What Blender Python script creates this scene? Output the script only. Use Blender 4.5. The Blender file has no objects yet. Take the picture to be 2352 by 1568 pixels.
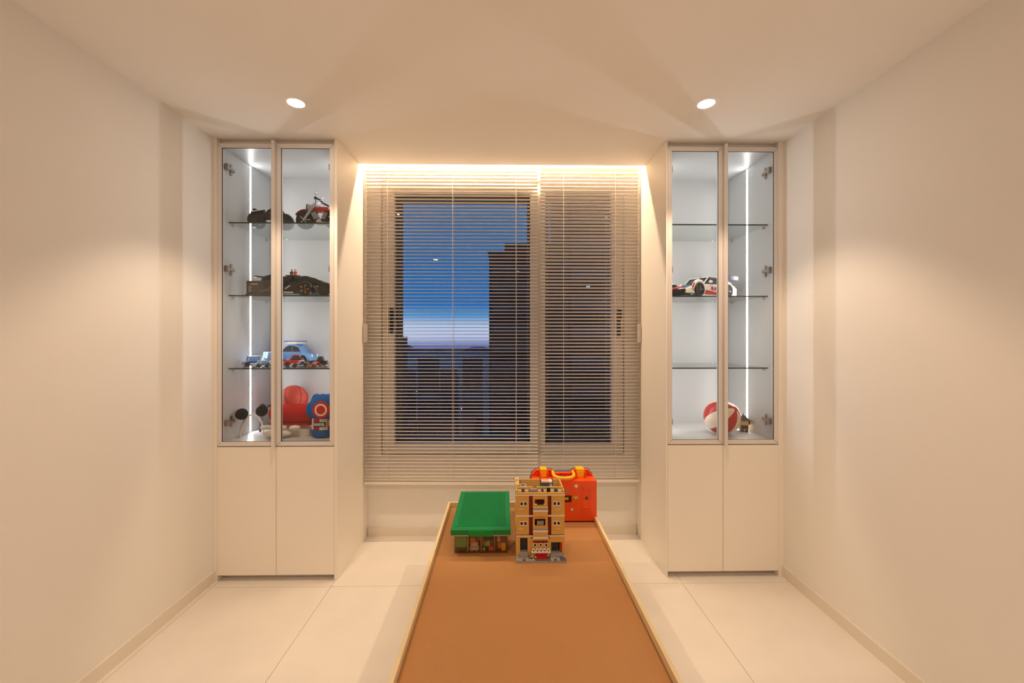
import bpy, bmesh, math, random
from mathutils import Vector, Matrix
R = math.radians
random.seed(7)
scene = bpy.context.scene
COL = scene.collection

# ------------------------------------------------------------------ camera, sky, exposure
cam_d = bpy.data.cameras.new('camera')
cam = bpy.data.objects.new('camera', cam_d); COL.objects.link(cam)
cam_d.sensor_width = 36.0
cam_d.lens = 930.0 / 2352.0 * 36.0
cam_d.shift_x = 5.58 / 2352.0
cam_d.shift_y = -14.0 / 2352.0
cam_d.clip_start = 0.02; cam_d.clip_end = 2000
cam.location = (0, 0, 1.286)
cam.rotation_euler = (R(90), 0, R(-0.888))
scene.camera = cam

vs = scene.view_settings
vs.view_transform = 'Standard'; vs.look = 'None'; vs.gamma = 1.0; vs.use_curve_mapping = False
vs.exposure = 0.0
cy = scene.cycles
cy.max_bounces = 8; cy.diffuse_bounces = 5; cy.glossy_bounces = 4; cy.transmission_bounces = 4; cy.transparent_max_bounces = 24
cy.adaptive_threshold = 0.05; cy.caustics_reflective = False; cy.caustics_refractive = False

def lin(c):
    c = [v / 255.0 for v in c]
    return tuple(v / 12.92 if v <= 0.04045 else ((v + 0.055) / 1.055) ** 2.4 for v in c)

world = bpy.data.worlds.new('world'); scene.world = world
world.use_nodes = True
nt = world.node_tree; nt.nodes.clear()
w_out = nt.nodes.new('ShaderNodeOutputWorld'); w_bg = nt.nodes.new('ShaderNodeBackground')
w_tc = nt.nodes.new('ShaderNodeTexCoord'); w_sep = nt.nodes.new('ShaderNodeSeparateXYZ')
w_map = nt.nodes.new('ShaderNodeMapRange'); w_rmp = nt.nodes.new('ShaderNodeValToRGB')
w_map.inputs['From Min'].default_value = -0.1; w_map.inputs['From Max'].default_value = 0.5
nt.links.new(w_tc.outputs['Generated'], w_sep.inputs[0])
nt.links.new(w_sep.outputs['Z'], w_map.inputs['Value'])
nt.links.new(w_map.outputs[0], w_rmp.inputs[0])
nt.links.new(w_rmp.outputs[0], w_bg.inputs[0]); nt.links.new(w_bg.outputs[0], w_out.inputs[0])
cr = w_rmp.color_ramp
cr.elements[0].position = 0.08; cr.elements[0].color = (*lin((44, 50, 80)), 1)
cr.elements[1].position = 1.0; cr.elements[1].color = (*lin((52, 96, 150)), 1)
for p, c in ((0.125, (90, 112, 170)), (0.160, (180, 196, 234)), (0.205, (176, 202, 236)), (0.245, (70, 150, 214)), (0.29, (8, 108, 186)), (0.47, (10, 100, 168)), (0.69, (46, 104, 158))):
    e = cr.elements.new(p); e.color = (*lin(c), 1)
w_bg.inputs['Strength'].default_value = 1.1

WARM = (1.0, 0.75, 0.52)        # downlights
COVE = (1.0, 0.78, 0.54)        # cove strip
COOL = (1.0, 0.965, 0.955)        # cabinet strips
SPOT_W, SPOT_BACK_W = 37.0, 37.0
COVE_S = 275.0
STRIP_S = 41.0

# ------------------------------------------------------------------ materials
def mat(name, col, rough=0.5, metal=0.0, bump=0.0, bscale=200.0, spec=0.5, vary=0.0, vscale=8.0, srgb=True):
    m = bpy.data.materials.new(name); m.use_nodes = True
    n = m.node_tree; b = n.nodes['Principled BSDF']
    c = lin(col) if srgb else col
    b.inputs['Base Color'].default_value = (*c, 1)
    b.inputs['Roughness'].default_value = rough; b.inputs['Metallic'].default_value = metal
    b.inputs['Specular IOR Level'].default_value = spec
    if bump or vary:
        tc = n.nodes.new('ShaderNodeTexCoord')
    if bump:
        nz = n.nodes.new('ShaderNodeTexNoise'); nz.inputs['Scale'].default_value = bscale; nz.inputs['Detail'].default_value = 3
        bp = n.nodes.new('ShaderNodeBump'); bp.inputs['Strength'].default_value = bump; bp.inputs['Distance'].default_value = 0.002
        n.links.new(tc.outputs['Object'], nz.inputs['Vector']); n.links.new(nz.outputs['Fac'], bp.inputs['Height'])
        n.links.new(bp.outputs[0], b.inputs['Normal'])
    if vary:
        nv = n.nodes.new('ShaderNodeTexNoise'); nv.inputs['Scale'].default_value = vscale; nv.inputs['Detail'].default_value = 4
        rp = n.nodes.new('ShaderNodeValToRGB')
        rp.color_ramp.elements[0].position = 0.3; rp.color_ramp.elements[1].position = 0.7
        rp.color_ramp.elements[0].color = (*[v * (1 - vary) for v in c], 1)
        rp.color_ramp.elements[1].color = (*[min(1, v * (1 + vary)) for v in c], 1)
        n.links.new(tc.outputs['Object'], nv.inputs['Vector']); n.links.new(nv.outputs['Fac'], rp.inputs[0])
        n.links.new(rp.outputs[0], b.inputs['Base Color'])
    return m

def glow(name, col, s):
    m = bpy.data.materials.new(name); m.use_nodes = True; n = m.node_tree; n.nodes.clear()
    e = n.nodes.new('ShaderNodeEmission'); o = n.nodes.new('ShaderNodeOutputMaterial')
    e.inputs[0].default_value = (*col, 1); e.inputs[1].default_value = s
    n.links.new(e.outputs[0], o.inputs[0])
    m.cycles.emission_sampling = 'FRONT'
    if s < 5: m.cycles.emission_sampling = 'NONE'
    return m

def clear(name, tint=(1, 1, 1), base=0.04, gain=0.9, rough=0.0):
    """thin clear sheet: transparent with a Schlick reflection"""
    m = bpy.data.materials.new(name); m.use_nodes = True; n = m.node_tree; n.nodes.clear()
    o = n.nodes.new('ShaderNodeOutputMaterial'); mx = n.nodes.new('ShaderNodeMixShader')
    t = n.nodes.new('ShaderNodeBsdfTransparent'); g = n.nodes.new('ShaderNodeBsdfGlossy')
    t.inputs[0].default_value = (*tint, 1); g.inputs['Roughness'].default_value = rough
    lw = n.nodes.new('ShaderNodeLayerWeight'); lw.inputs[0].default_value = 0.5
    pw = n.nodes.new('ShaderNodeMath'); pw.operation = 'POWER'; pw.inputs[1].default_value = 5
    ml = n.nodes.new('ShaderNodeMath'); ml.operation = 'MULTIPLY_ADD'; ml.inputs[1].default_value = gain; ml.inputs[2].default_value = base
    n.links.new(lw.outputs['Facing'], pw.inputs[0]); n.links.new(pw.outputs[0], ml.inputs[0])
    n.links.new(ml.outputs[0], mx.inputs[0]); n.links.new(t.outputs[0], mx.inputs[1]); n.links.new(g.outputs[0], mx.inputs[2])
    n.links.new(mx.outputs[0], o.inputs[0]); return m

M = {}
M['wall'] = mat('wallpaper', (240, 236, 231), 0.85, spec=0.2)
M['ceiling'] = mat('ceiling_paper', (248, 243, 237), 0.9, spec=0.2)
M['tile'] = mat('porcelain_tile', (234, 226, 217), 0.42, vary=0.03, vscale=5)
M['grout'] = mat('grout', (120, 100, 84), 0.9)
M['base'] = mat('baseboard_paint', (232, 223, 210), 0.5)
M['cab'] = mat('cream_laminate', (248, 241, 231), 0.42)
M['inner'] = mat('white_laminate', (196, 198, 199), 0.35)
M['alu'] = mat('champagne_aluminium', (230, 224, 221), 0.4, metal=0.1)
M['gasket'] = mat('dark_gasket', (70, 66, 64), 0.6)
M['pane'] = clear('door_glass', (0.985, 0.99, 0.985), 0.03)
M['shelfglass'] = clear('shelf_glass', (0.94, 0.965, 0.955), 0.05, 0.85)
M['shelfedge'] = mat('glass_edge_green', (34, 52, 50), 0.15)
M['nickel'] = mat('nickel', (170, 158, 146), 0.35, metal=0.9)
M['pin'] = mat('shelf_pin', (196, 196, 190), 0.3, metal=0.3)
M['led'] = glow('cabinet_led', COOL, STRIP_S)
M['cove'] = glow('cove_led', COVE, COVE_S)
M['lens'] = glow('downlight_lens', (1.0, 0.80, 0.59), 98.0)
M['trimw'] = mat('downlight_trim', (250, 245, 238), 0.5)
M['slat'] = mat('blind_slat', (244, 236, 228), 0.28)
M['cord'] = mat('blind_cord', (226, 214, 200), 0.7)
M['tassel'] = mat('cord_plastic', (216, 204, 198), 0.4)
M['upvc'] = mat('window_plastic', (228, 222, 214), 0.4)
M['dframe'] = mat('dark_outer_frame', (66, 60, 54), 0.5)
M['black'] = mat('black_plastic', (18, 17, 18), 0.4)
M['wglass'] = clear('window_glass', (0.95, 0.96, 0.98), 0.028)
M['birch'] = mat('birch_rail', (226, 204, 160), 0.5, vary=0.05, vscale=14)
M['cork'] = mat('cork_sheet', (176, 124, 72), 0.75, vary=0.05, vscale=320, bump=0.15, bscale=500)
M['birch_leg'] = M['birch']

def plastic(name, rgb, rough=0.32): M[name] = mat(name, rgb, rough)
for nme, rgb in dict(green=(14, 128, 62), green_latch=(10, 140, 62), orange=(240, 84, 26), yellow=(252, 190, 16), steelblue=(52, 104, 128),
        purple=(120, 20, 90), tan=(214, 168, 88), tan_pale=(222, 186, 118), offwhite=(236, 218, 196), darkred=(120, 24, 20), darkgrey=(92, 88, 92),
        lightgrey=(160, 152, 152), brown=(88, 50, 34), redplastic=(186, 30, 24), cyanbed=(40, 128, 150), pink=(240, 170, 160),
        white=(236, 234, 230), blueplastic=(24, 84, 176), skyblue=(104, 158, 220), navy=(34, 44, 100), silver=(176, 176, 178),
        carbon=(13, 13, 14), tyre=(14, 13, 13), rim_grey=(60, 60, 62), gold=(222, 150, 30), orangeplastic=(236, 104, 24), cream=(228, 208, 172),
        palegreen=(96, 164, 88), lime=(180, 196, 90), smoke=(46, 52, 60), skin=(220, 190, 150), greyblue=(110, 150, 186)).items():
    plastic(nme, rgb)
M['chrome'] = mat('chrome', (210, 210, 214), 0.18, metal=0.9)
M['tub'] = clear('tub_clear', (0.90, 0.89, 0.87), 0.07, 0.8, 0.05)
M['tubrim'] = mat('tub_frosted_rim', (226, 204, 190), 0.5)
M['redplush'] = mat('red_plush', (192, 22, 20), 0.95, bump=0.6, bscale=900, spec=0.1)
M['blueplush'] = mat('blue_plush', (14, 96, 172), 0.95, bump=0.6, bscale=900, spec=0.1)
M['redcloth'] = mat('red_cloth', (196, 26, 30), 0.9, spec=0.1)
M['whiteplush'] = mat('cream_plush', (232, 222, 208), 0.95, bump=0.4, bscale=700, spec=0.1)
M['fur'] = mat('black_fur', (10, 9, 9), 1.0, bump=1.0, bscale=1200, spec=0.05)
M['greyfelt'] = mat('grey_felt', (58, 60, 74), 0.95, spec=0.1)
M['ballred'] = mat('red_rubber', (206, 66, 50), 0.6, bump=0.3, bscale=1400)
M['seam'] = mat('black_seam', (30, 16, 14), 0.8)
M['darkredcloth'] = mat('dark_red_cloth', (126, 18, 26), 0.9, spec=0.1)
M['city'] = mat('dusk_tower', (30, 34, 52), 0.9)
M['city2'] = mat('dusk_tower_dark', (14, 14, 20), 0.9)
M['land'] = mat('dusk_ground', (124, 108, 106), 0.95, vary=0.5, vscale=0.03)
M['hill'] = mat('dusk_hill', (60, 74, 110), 1.0)
M['citylight'] = glow('city_light', (0.45, 0.65, 0.9), 0.8)
M['citywarm'] = glow('city_light_warm', (1.0, 0.85, 0.6), 1.0)

# ------------------------------------------------------------------ geometry helpers
class G:
    def __init__(s): s.bm = bmesh.new()
    def box(s, x0, x1, y0, y1, z0, z1, mi=0):
        v = [s.bm.verts.new(p) for p in ((x0,y0,z0),(x1,y0,z0),(x1,y1,z0),(x0,y1,z0),(x0,y0,z1),(x1,y0,z1),(x1,y1,z1),(x0,y1,z1))]
        for q in ((3,2,1,0),(4,5,6,7),(0,1,5,4),(1,2,6,5),(2,3,7,6),(3,0,4,7)):
            s.bm.faces.new([v[i] for i in q]).material_index = mi
        return s
    def quad(s, a, b, c, d):
        s.bm.faces.new([s.bm.verts.new(p) for p in (a, b, c, d)]); return s
    def prism(s, pts, axis, a, b):
        """polygon pts (2-D) extruded along axis between a and b"""
        def P(p, t): return {'x': (t, p[0], p[1]), 'y': (p[0], t, p[1]), 'z': (p[0], p[1], t)}[axis]
        va = [s.bm.verts.new(P(p, a)) for p in pts]; vb = [s.bm.verts.new(P(p, b)) for p in pts]
        n = len(pts); fs = [s.bm.faces.new(va), s.bm.faces.new(vb[::-1])]
        for i in range(n): fs.append(s.bm.faces.new((va[i], vb[i], vb[(i+1) % n], va[(i+1) % n])))
        bmesh.ops.recalc_face_normals(s.bm, faces=fs); return s
    def loft(s, rings, cap=True):
        vr = [[s.bm.verts.new(p) for p in r] for r in rings]; n = len(rings[0]); fs = []
        for a, b in zip(vr, vr[1:]):
            for i in range(n): fs.append(s.bm.faces.new((a[i], a[(i+1) % n], b[(i+1) % n], b[i])))
        if cap: fs.append(s.bm.faces.new(vr[0][::-1])); fs.append(s.bm.faces.new(vr[-1]))
        bmesh.ops.recalc_face_normals(s.bm, faces=fs); return s
    def tube(s, pts, r, n=8, closed=False):
        pts = [Vector(p) for p in pts]; rs = r if isinstance(r, (list, tuple)) else [r] * len(pts); rings = []
        up = None
        for i, p in enumerate(pts):
            if closed: d = pts[(i+1) % len(pts)] - pts[i-1]
            else: d = (pts[min(i+1, len(pts)-1)] - pts[max(i-1, 0)])
            d.normalize()
            if up is None: up = Vector((0,0,1)) if abs(d.z) < 0.9 else Vector((0,1,0))
            a = d.cross(up); 
            if a.length < 1e-4: a = d.cross(Vector((1,0,0)))
            a.normalize(); b = a.cross(d); b.normalize(); up = b
            rings.append([p + (a * math.cos(2*math.pi*k/n) + b * math.sin(2*math.pi*k/n)) * rs[i] for k in range(n)])
        if closed: rings.append(rings[0]); return s.loft(rings, False)
        return s.loft(rings)
    def cyl(s, p0, p1, r0, r1=None, n=16):
        return s.tube([p0, p1], [r0, r0 if r1 is None else r1], n)
    def ball(s, c, r, seg=16, ring=10):
        r = r if isinstance(r, (tuple, list)) else (r, r, r)
        m = Matrix.Translation(c) @ Matrix.Diagonal((*r, 1))
        bmesh.ops.create_uvsphere(s.bm, u_segments=seg, v_segments=ring, radius=1, matrix=m); return s
    def lathe(s, prof, c, axis='z', n=24, cap=True):
        """profile of (radius, height) spun round an axis through c"""
        rings = []
        for rr, h in prof:
            ring = []
            for k in range(n):
                a = 2*math.pi*k/n; u, v = rr*math.cos(a), rr*math.sin(a)
                ring.append({'z': (c[0]+u, c[1]+v, c[2]+h), 'y': (c[0]+u, c[1]+h, c[2]+v), 'x': (c[0]+h, c[1]+u, c[2]+v)}[axis])
            rings.append(ring)
        return s.loft(rings, cap)
    def xf(s, m): s.bm.transform(m); return s
    def bevel(s, off, seg=2):
        es = [e for e in s.bm.edges if len(e.link_faces) == 2 and e.calc_face_angle(0) > 0.5]
        bmesh.ops.bevel(s.bm, geom=es, offset=off, segments=seg, affect='EDGES', profile=0.5, clamp_overlap=True); return s
    def mesh(s, name, smooth=False):
        me = bpy.data.meshes.new(name); s.bm.to_mesh(me); s.bm.free()
        if smooth:
            for p in me.polygons: p.use_smooth = True
            try: me.set_sharp_from_angle(angle=R(40))
            except Exception: pass
        return me
    def obj(s, name, m, parent=None, smooth=False, bevel=0, label=None, loc=None, rot=None):
        if bevel: s.bevel(bevel)
        o = bpy.data.objects.new(name, s.mesh(name, smooth)); COL.objects.link(o)
        for mm in (m if isinstance(m, (list, tuple)) else [m]):
            o.data.materials.append(M[mm] if isinstance(mm, str) else mm)
        if parent: o.parent = parent
        if label: o['label'] = label
        if loc: o.location = loc
        if rot: o.rotation_euler = rot
        return o

def tag(o, label, cat, group=None, kind=None):
    o['label'] = label; o['category'] = cat
    if group: o['group'] = group
    if kind: o['kind'] = kind
    return o
def thing(name, label, cat, loc=(0,0,0), rz=0, group=None):
    o = bpy.data.objects.new(name, None); COL.objects.link(o); o.empty_display_size = 0.02
    o.location = loc; o.rotation_euler = (0, 0, rz); return tag(o, label, cat, group)
def struct(o, label=None):
    o['kind'] = 'structure'
    if label: o['label'] = label
    return o
def dup(o, parent=None, loc=None, rot=None):
    c = o.copy(); COL.objects.link(c)
    if parent is not None: c.parent = parent
    if loc is not None: c.location = loc
    if rot is not None: c.rotation_euler = rot
    return c
def text(name, s, size, m, parent, loc, rot=(R(90),0,0), extrude=0.0004, bold=0.0, sx=1.0):
    cu = bpy.data.curves.new(name, 'FONT'); cu.body = s; cu.size = size; cu.extrude = extrude; cu.offset = bold
    cu.align_x = 'CENTER'; cu.align_y = 'CENTER'; cu.resolution_u = 3
    tmp = bpy.data.objects.new('tmp', cu); COL.objects.link(tmp)
    bpy.context.view_layer.update()
    me = bpy.data.meshes.new_from_object(tmp.evaluated_get(bpy.context.evaluated_depsgraph_get()))
    bpy.data.objects.remove(tmp)
    o = bpy.data.objects.new(name, me); COL.objects.link(o); me.materials.clear(); me.materials.append(M[m])
    o.parent = parent; o.location = loc; o.rotation_euler = rot; o.scale = (sx, 1, 1)
    return o

# ------------------------------------------------------------------ room shell
XL, XR, H, YB, YR = -1.515, 1.498, 2.319, 2.615, -1.75
CL, CR = -0.872, 0.866            # faces of the alcove between the cabinets
YE = 2.455                        # front edge of the curtain pocket in the ceiling
HT = 2.47

fl = struct(G().box(XL, XR, YR, YB, -0.06, -0.0025).obj('floor', 'grout'), 'cream floor of large porcelain tiles')
xs = [XL] + [-1.485 + 0.6035 * k for k in range(5)] + [XR]
ys = [YR, -1.53, -0.324, 0.882, 2.088, YB]
for i in range(len(xs) - 1):
    for j in range(len(ys) - 1):
        g = 0.0009
        G().box(xs[i] + g, xs[i+1] - g, ys[j] + g, ys[j+1] - g, -0.0025, 0.0).obj('tile', 'tile', fl)
struct(G().box(XL - 0.1, XL, YR, YB + 0.3, -0.06, HT).obj('wall_left', 'wall'), 'plain cream papered wall beside the cabinet of motorcycles')
struct(G().box(XR, XR + 0.1, YR, YB + 0.3, -0.06, HT).obj('wall_right', 'wall'), 'plain cream papered wall beside the cabinet of the race car')
struct(G().box(XL, XR, YR - 0.1, YR, -0.06, HT).obj('wall_rear', 'wall'), 'plain cream wall behind the viewer')
WX0, WX1, WZ0, WZ1 = -0.785, 0.785, 0.515, 2.285
wb = G()
wb.box(XL, WX0, YB, YB + 0.22, -0.06, HT).box(WX1, XR, YB, YB + 0.22, -0.06, HT)
wb.box(WX0, WX1, YB, YB + 0.22, -0.06, WZ0).box(WX0, WX1, YB, YB + 0.22, WZ1, HT)
struct(wb.obj('wall_back', 'wall'), 'cream wall around the window between the cabinets')
cg = G().box(XL, XR, YR, YE, H, HT + 0.03).box(XL, CL, YE, YB, H, HT + 0.03).box(CR, XR, YE, YB, H, HT + 0.03).box(CL, CR, YE, YB, HT, HT + 0.03)
struct(cg.obj('ceiling', 'ceiling'), 'cream ceiling with a lit curtain pocket along the window')
struct(G().box(XL, XL + 0.009, YR, 2.139, 0, 0.056).obj('baseboard_left', 'base'), 'low cream baseboard along the wall beside the motorcycles')
struct(G().box(XR - 0.009, XR, YR, 2.139, 0, 0.056).obj('baseboard_right', 'base'), 'low cream baseboard along the wall beside the race car')
struct(G().box(CL + 0.006, CR - 0.006, YB - 0.009, YB, 0, 0.055).obj('baseboard_back', 'base'), 'low cream baseboard under the window')
struct(G().box(CL - 0.016, CL - 0.002, 2.534, YB, 0, H).obj('trim_1', 'cab'), 'narrow cream panel closing the alcove beside the wider blind')
struct(G().box(CR + 0.002, CR + 0.016, 2.534, YB, 0, H).obj('trim_2', 'cab'), 'narrow cream panel closing the alcove beside the narrower blind')
cv = thing('light_strip', 'long warm LED strip hidden in the curtain pocket above the blinds', 'LED strip', (0, 2.514, HT))
G().box(CL + 0.02, CR - 0.02, -.0070, .0070, -.016, 0).obj('strip_channel', 'inner', cv)
G().quad((CL + 0.021, .0065, -.0165), (CR - 0.021, .0065, -.0165), (CR - 0.021, -.0065, -.0165), (CL + 0.021, -.0065, -.0165)).obj('strip_diffuser', 'cove', cv)

# ------------------------------------------------------------------ window
wf = struct(G().box(WX0, WX1, 2.630, 2.70, WZ0, WZ0 + 0.035).box(WX0, WX1, 2.630, 2.70, WZ1 - 0.035, WZ1)
            .box(WX0, WX0 + 0.035, 2.630, 2.70, WZ0 + 0.035, WZ1 - 0.035).box(WX1 - 0.035, WX1, 2.630, 2.70, WZ0 + 0.035, WZ1 - 0.035)
            .box(0.180, 0.262, 2.630, 2.70, WZ0 + 0.035, WZ1 - 0.035).obj('window_1', 'upvc', bevel=0.003),
            'wide white-framed window onto the dusk sky behind the blinds')
def sash(x0, x1, z0, z1, gx0, gx1, gz0, gz1):
    s = G().box(x0, gx0, 2.612, 2.675, z0, z1).box(gx1, x1, 2.612, 2.675, z0, z1).box(gx0, gx1, 2.612, 2.675, z0, gz0).box(gx0, gx1, 2.612, 2.675, gz1, z1)
    s = s.obj('sash', 'upvc', wf)
    G().box(gx0, gx1, 2.640, 2.646, gz0, gz1).obj('pane', 'wglass', s)
    d = 0.03
    G().box(gx0, gx0 + d, 2.665, 2.72, gz0, gz1).box(gx1 - d * 0.5, gx1, 2.665, 2.72, gz0, gz1).box(gx0, gx1, 2.665, 2.72, gz0, gz0 + d * 0.6).box(gx0, gx1, 2.665, 2.72, gz1 - d, gz1).obj('outer_frame', 'dframe', s)
    return s
s1 = sash(-0.775, 0.19, 0.525, 2.275, -0.700, 0.174, 0.590, 2.195)
s2 = sash(0.255, 0.775, 0.525, 2.275, 0.270, 0.702, 0.582, 2.213)
G().box(-0.732, -0.708, 2.598, 2.612, 1.30, 1.46).box(-0.712, -0.704, 2.575, 2.612, 1.31, 1.45).obj('handle', 'black', s1, bevel=0.003)
G().box(0.728, 0.760, 2.600, 2.612, 1.15, 1.46).obj('handle_plate', 'upvc', s2, bevel=0.004)
G().box(0.732, 0.748, 2.570, 2.600, 1.28, 1.44).box(0.736, 0.760, 2.585, 2.600, 1.39, 1.455).obj('handle', 'black', s2, bevel=0.003)

# ------------------------------------------------------------------ display cabinets
def frame4(g, x0, x1, y0, y1, z0, z1, w):
    """four mitred frame members"""
    o = ((x0, z0), (x1, z0), (x1, z1), (x0, z1)); i = ((x0+w, z0+w), (x1-w, z0+w), (x1-w, z1-w), (x0+w, z1-w))
    for k in range(4):
        q = (o[k], o[(k+1) % 4], i[(k+1) % 4], i[k])
        c = (sum(p[0] for p in q) / 4, sum(p[1] for p in q) / 4)
        q = [(p[0] + (c[0]-p[0]) * 0.0025, p[1] + (c[1]-p[1]) * 0.0025) for p in q]
        g.prism(q, 'y', y0, y1)
    return g

def cabinet(name, label, panels, inner, doors, handle_x, wall_side):
    t = thing(name, label, 'cabinet', ((panels[0][0] + panels[1][1]) / 2, 2.37, 0))
    t_off = Vector(t.location)
    def add(g, nm, m, par=t, **k):
        if par is t: g.xf(Matrix.Translation(-t_off))
        else: g.xf(Matrix.Translation(-t_off))
        return g.obj(nm, m, par, **k)
    y0 = 2.140
    add(G().box(*panels[0], y0, 2.532, 0, 2.318), 'side_panel', 'cab')
    add(G().box(*panels[1], y0, 2.532, 0, 2.318), 'side_panel', 'cab')
    ix0, ix1 = inner; ox0, ox1 = panels[0][1] + 0.0005, panels[1][0] - 0.0005
    add(G().box(ox0, ix0, 2.163, 2.600, 0.704, 2.295), 'inner_panel', 'inner')
    add(G().box(ix1, ox1, 2.163, 2.600, 0.704, 2.295), 'inner_panel', 'inner')
    add(G().box(ix0, ix1, 2.585, 2.600, 0.704, 2.295), 'back_panel', 'inner')
    add(G().box(ix0, ix1, 2.163, 2.585, 2.277, 2.295), 'top_panel', 'inner')
    add(G().box(ix0, ix1, 2.163, 2.585, 0.704, 0.722), 'compartment_floor', 'inner')
    add(G().box(ox0, ox1, 2.172, 2.185, 2.2955, 2.318), 'top_filler', 'cab')
    add(G().box(ox0, ox1, 2.185, 2.200, 0.0, 0.7035), 'plinth_board', 'cab')
    for z in (1.895, 1.503, 1.110):
        s = add(G().box(ix0 + 0.002, ix1 - 0.002, 2.201, 2.583, z - 0.007, z), 'glass_shelf', 'shelfglass')
        add(G().box(ix0 + 0.002, ix1 - 0.002, 2.1985, 2.2008, z - 0.007, z), 'front_edge', 'shelfedge', s)
        for px in (ix0, ix1 - 0.014):
            for py in (2.225, 2.537): add(G().box(px, px + 0.014, py, py + 0.014, z - 0.0175, z - 0.0075), 'shelf_pin', 'pin', s)
    for px, ex in ((ix0, ix0 + 0.0026), (ix1 - 0.0022, ix1 - 0.0026)):
        ch = add(G().box(px, px + 0.0022, 2.3772, 2.3928, 0.727, 2.271), 'led_channel', 'inner')
        q = [(ex, 2.378, 0.728), (ex, 2.392, 0.728), (ex, 2.392, 2.270), (ex, 2.378, 2.270)]
        add(G().quad(*(q if px == ix0 else q[::-1])), 'led_strip', 'led', ch)
    for k, (dx0, dx1) in enumerate(doors):
        d = add(frame4(G(), dx0, dx1, y0, y0 + 0.020, 0.707, 2.290, 0.0225), 'glass_door', 'alu')
        add(G().box(dx0 + 0.0225, dx1 - 0.0225, y0 + 0.009, y0 + 0.013, 0.7295, 2.2675), 'pane', 'pane', d)
        gk = G()
        for (a, b, c, e) in ((dx0+.0225, dx1-.0225, .7295, .7307), (dx0+.0225, dx1-.0225, 2.2663, 2.2675), (dx0+.0225, dx0+.0237, .7307, 2.2663), (dx1-.0237, dx1-.0225, .7307, 2.2663)):
            gk.box(a, b, y0 + 0.003, y0 + 0.009, c, e)
        add(gk, 'gasket', 'gasket', d)
        if (handle_x == 'first') == (k == 0):
            hx = (dx1 - 0.014, dx1 + 0.001) if k == 0 else (dx0 - 0.001, dx0 + 0.014)
            add(G().box(*hx, y0 - 0.020, y0 - 0.0003, 0.703, 2.299), 'handle', 'alu', d, bevel=0.002)
        add(G().box(dx0, dx1, y0, y0 + 0.020, 0.0315, 0.702), 'lower_door', 'cab', bevel=0.0015)
        hxx, sg = (ix0, 1) if k == 0 else (ix1, -1)
        for hz in (2.180, 1.640, 0.822):
            def bx(a, b, c, e, f_, h): return (min(hxx + sg*a, hxx + sg*b), max(hxx + sg*a, hxx + sg*b), c, e, hz + f_, hz + h)
            hg = G().box(*bx(0, .010, 2.205, 2.235, -.011, .011)).box(*bx(.006, .016, 2.178, 2.230, -.006, .006)).box(*bx(0, .006, 2.208, 2.222, -.026, .026)).box(*bx(.004, .020, 2.1635, 2.180, -.016, .016))
            hg.cyl((hxx + sg*.001, 2.215, hz + .024), (hxx + sg*.007, 2.215, hz + .024), .0075, n=12).cyl((hxx + sg*.001, 2.215, hz - .024), (hxx + sg*.007, 2.215, hz - .024), .0075, n=12)
            add(hg, 'hinge', 'nickel')
    return t
cabinet('display_cabinet', 'tall cream display cabinet with glass doors holding model motorcycles and toy cars',
        ((-1.5145, -1.4965), (-0.8875, -0.872)), (-1.477, -0.907), ((-1.4955, -1.1910), (-1.1885, -0.8885)), 'first', -1)
cabinet('display_cabinet', 'tall cream display cabinet with glass doors holding the white race car',
        ((0.866, 0.8745), (1.4695, 1.4975)), (0.892, 1.452), ((0.8755, 1.1700), (1.1725, 1.4685)), 'second', 1)

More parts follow.
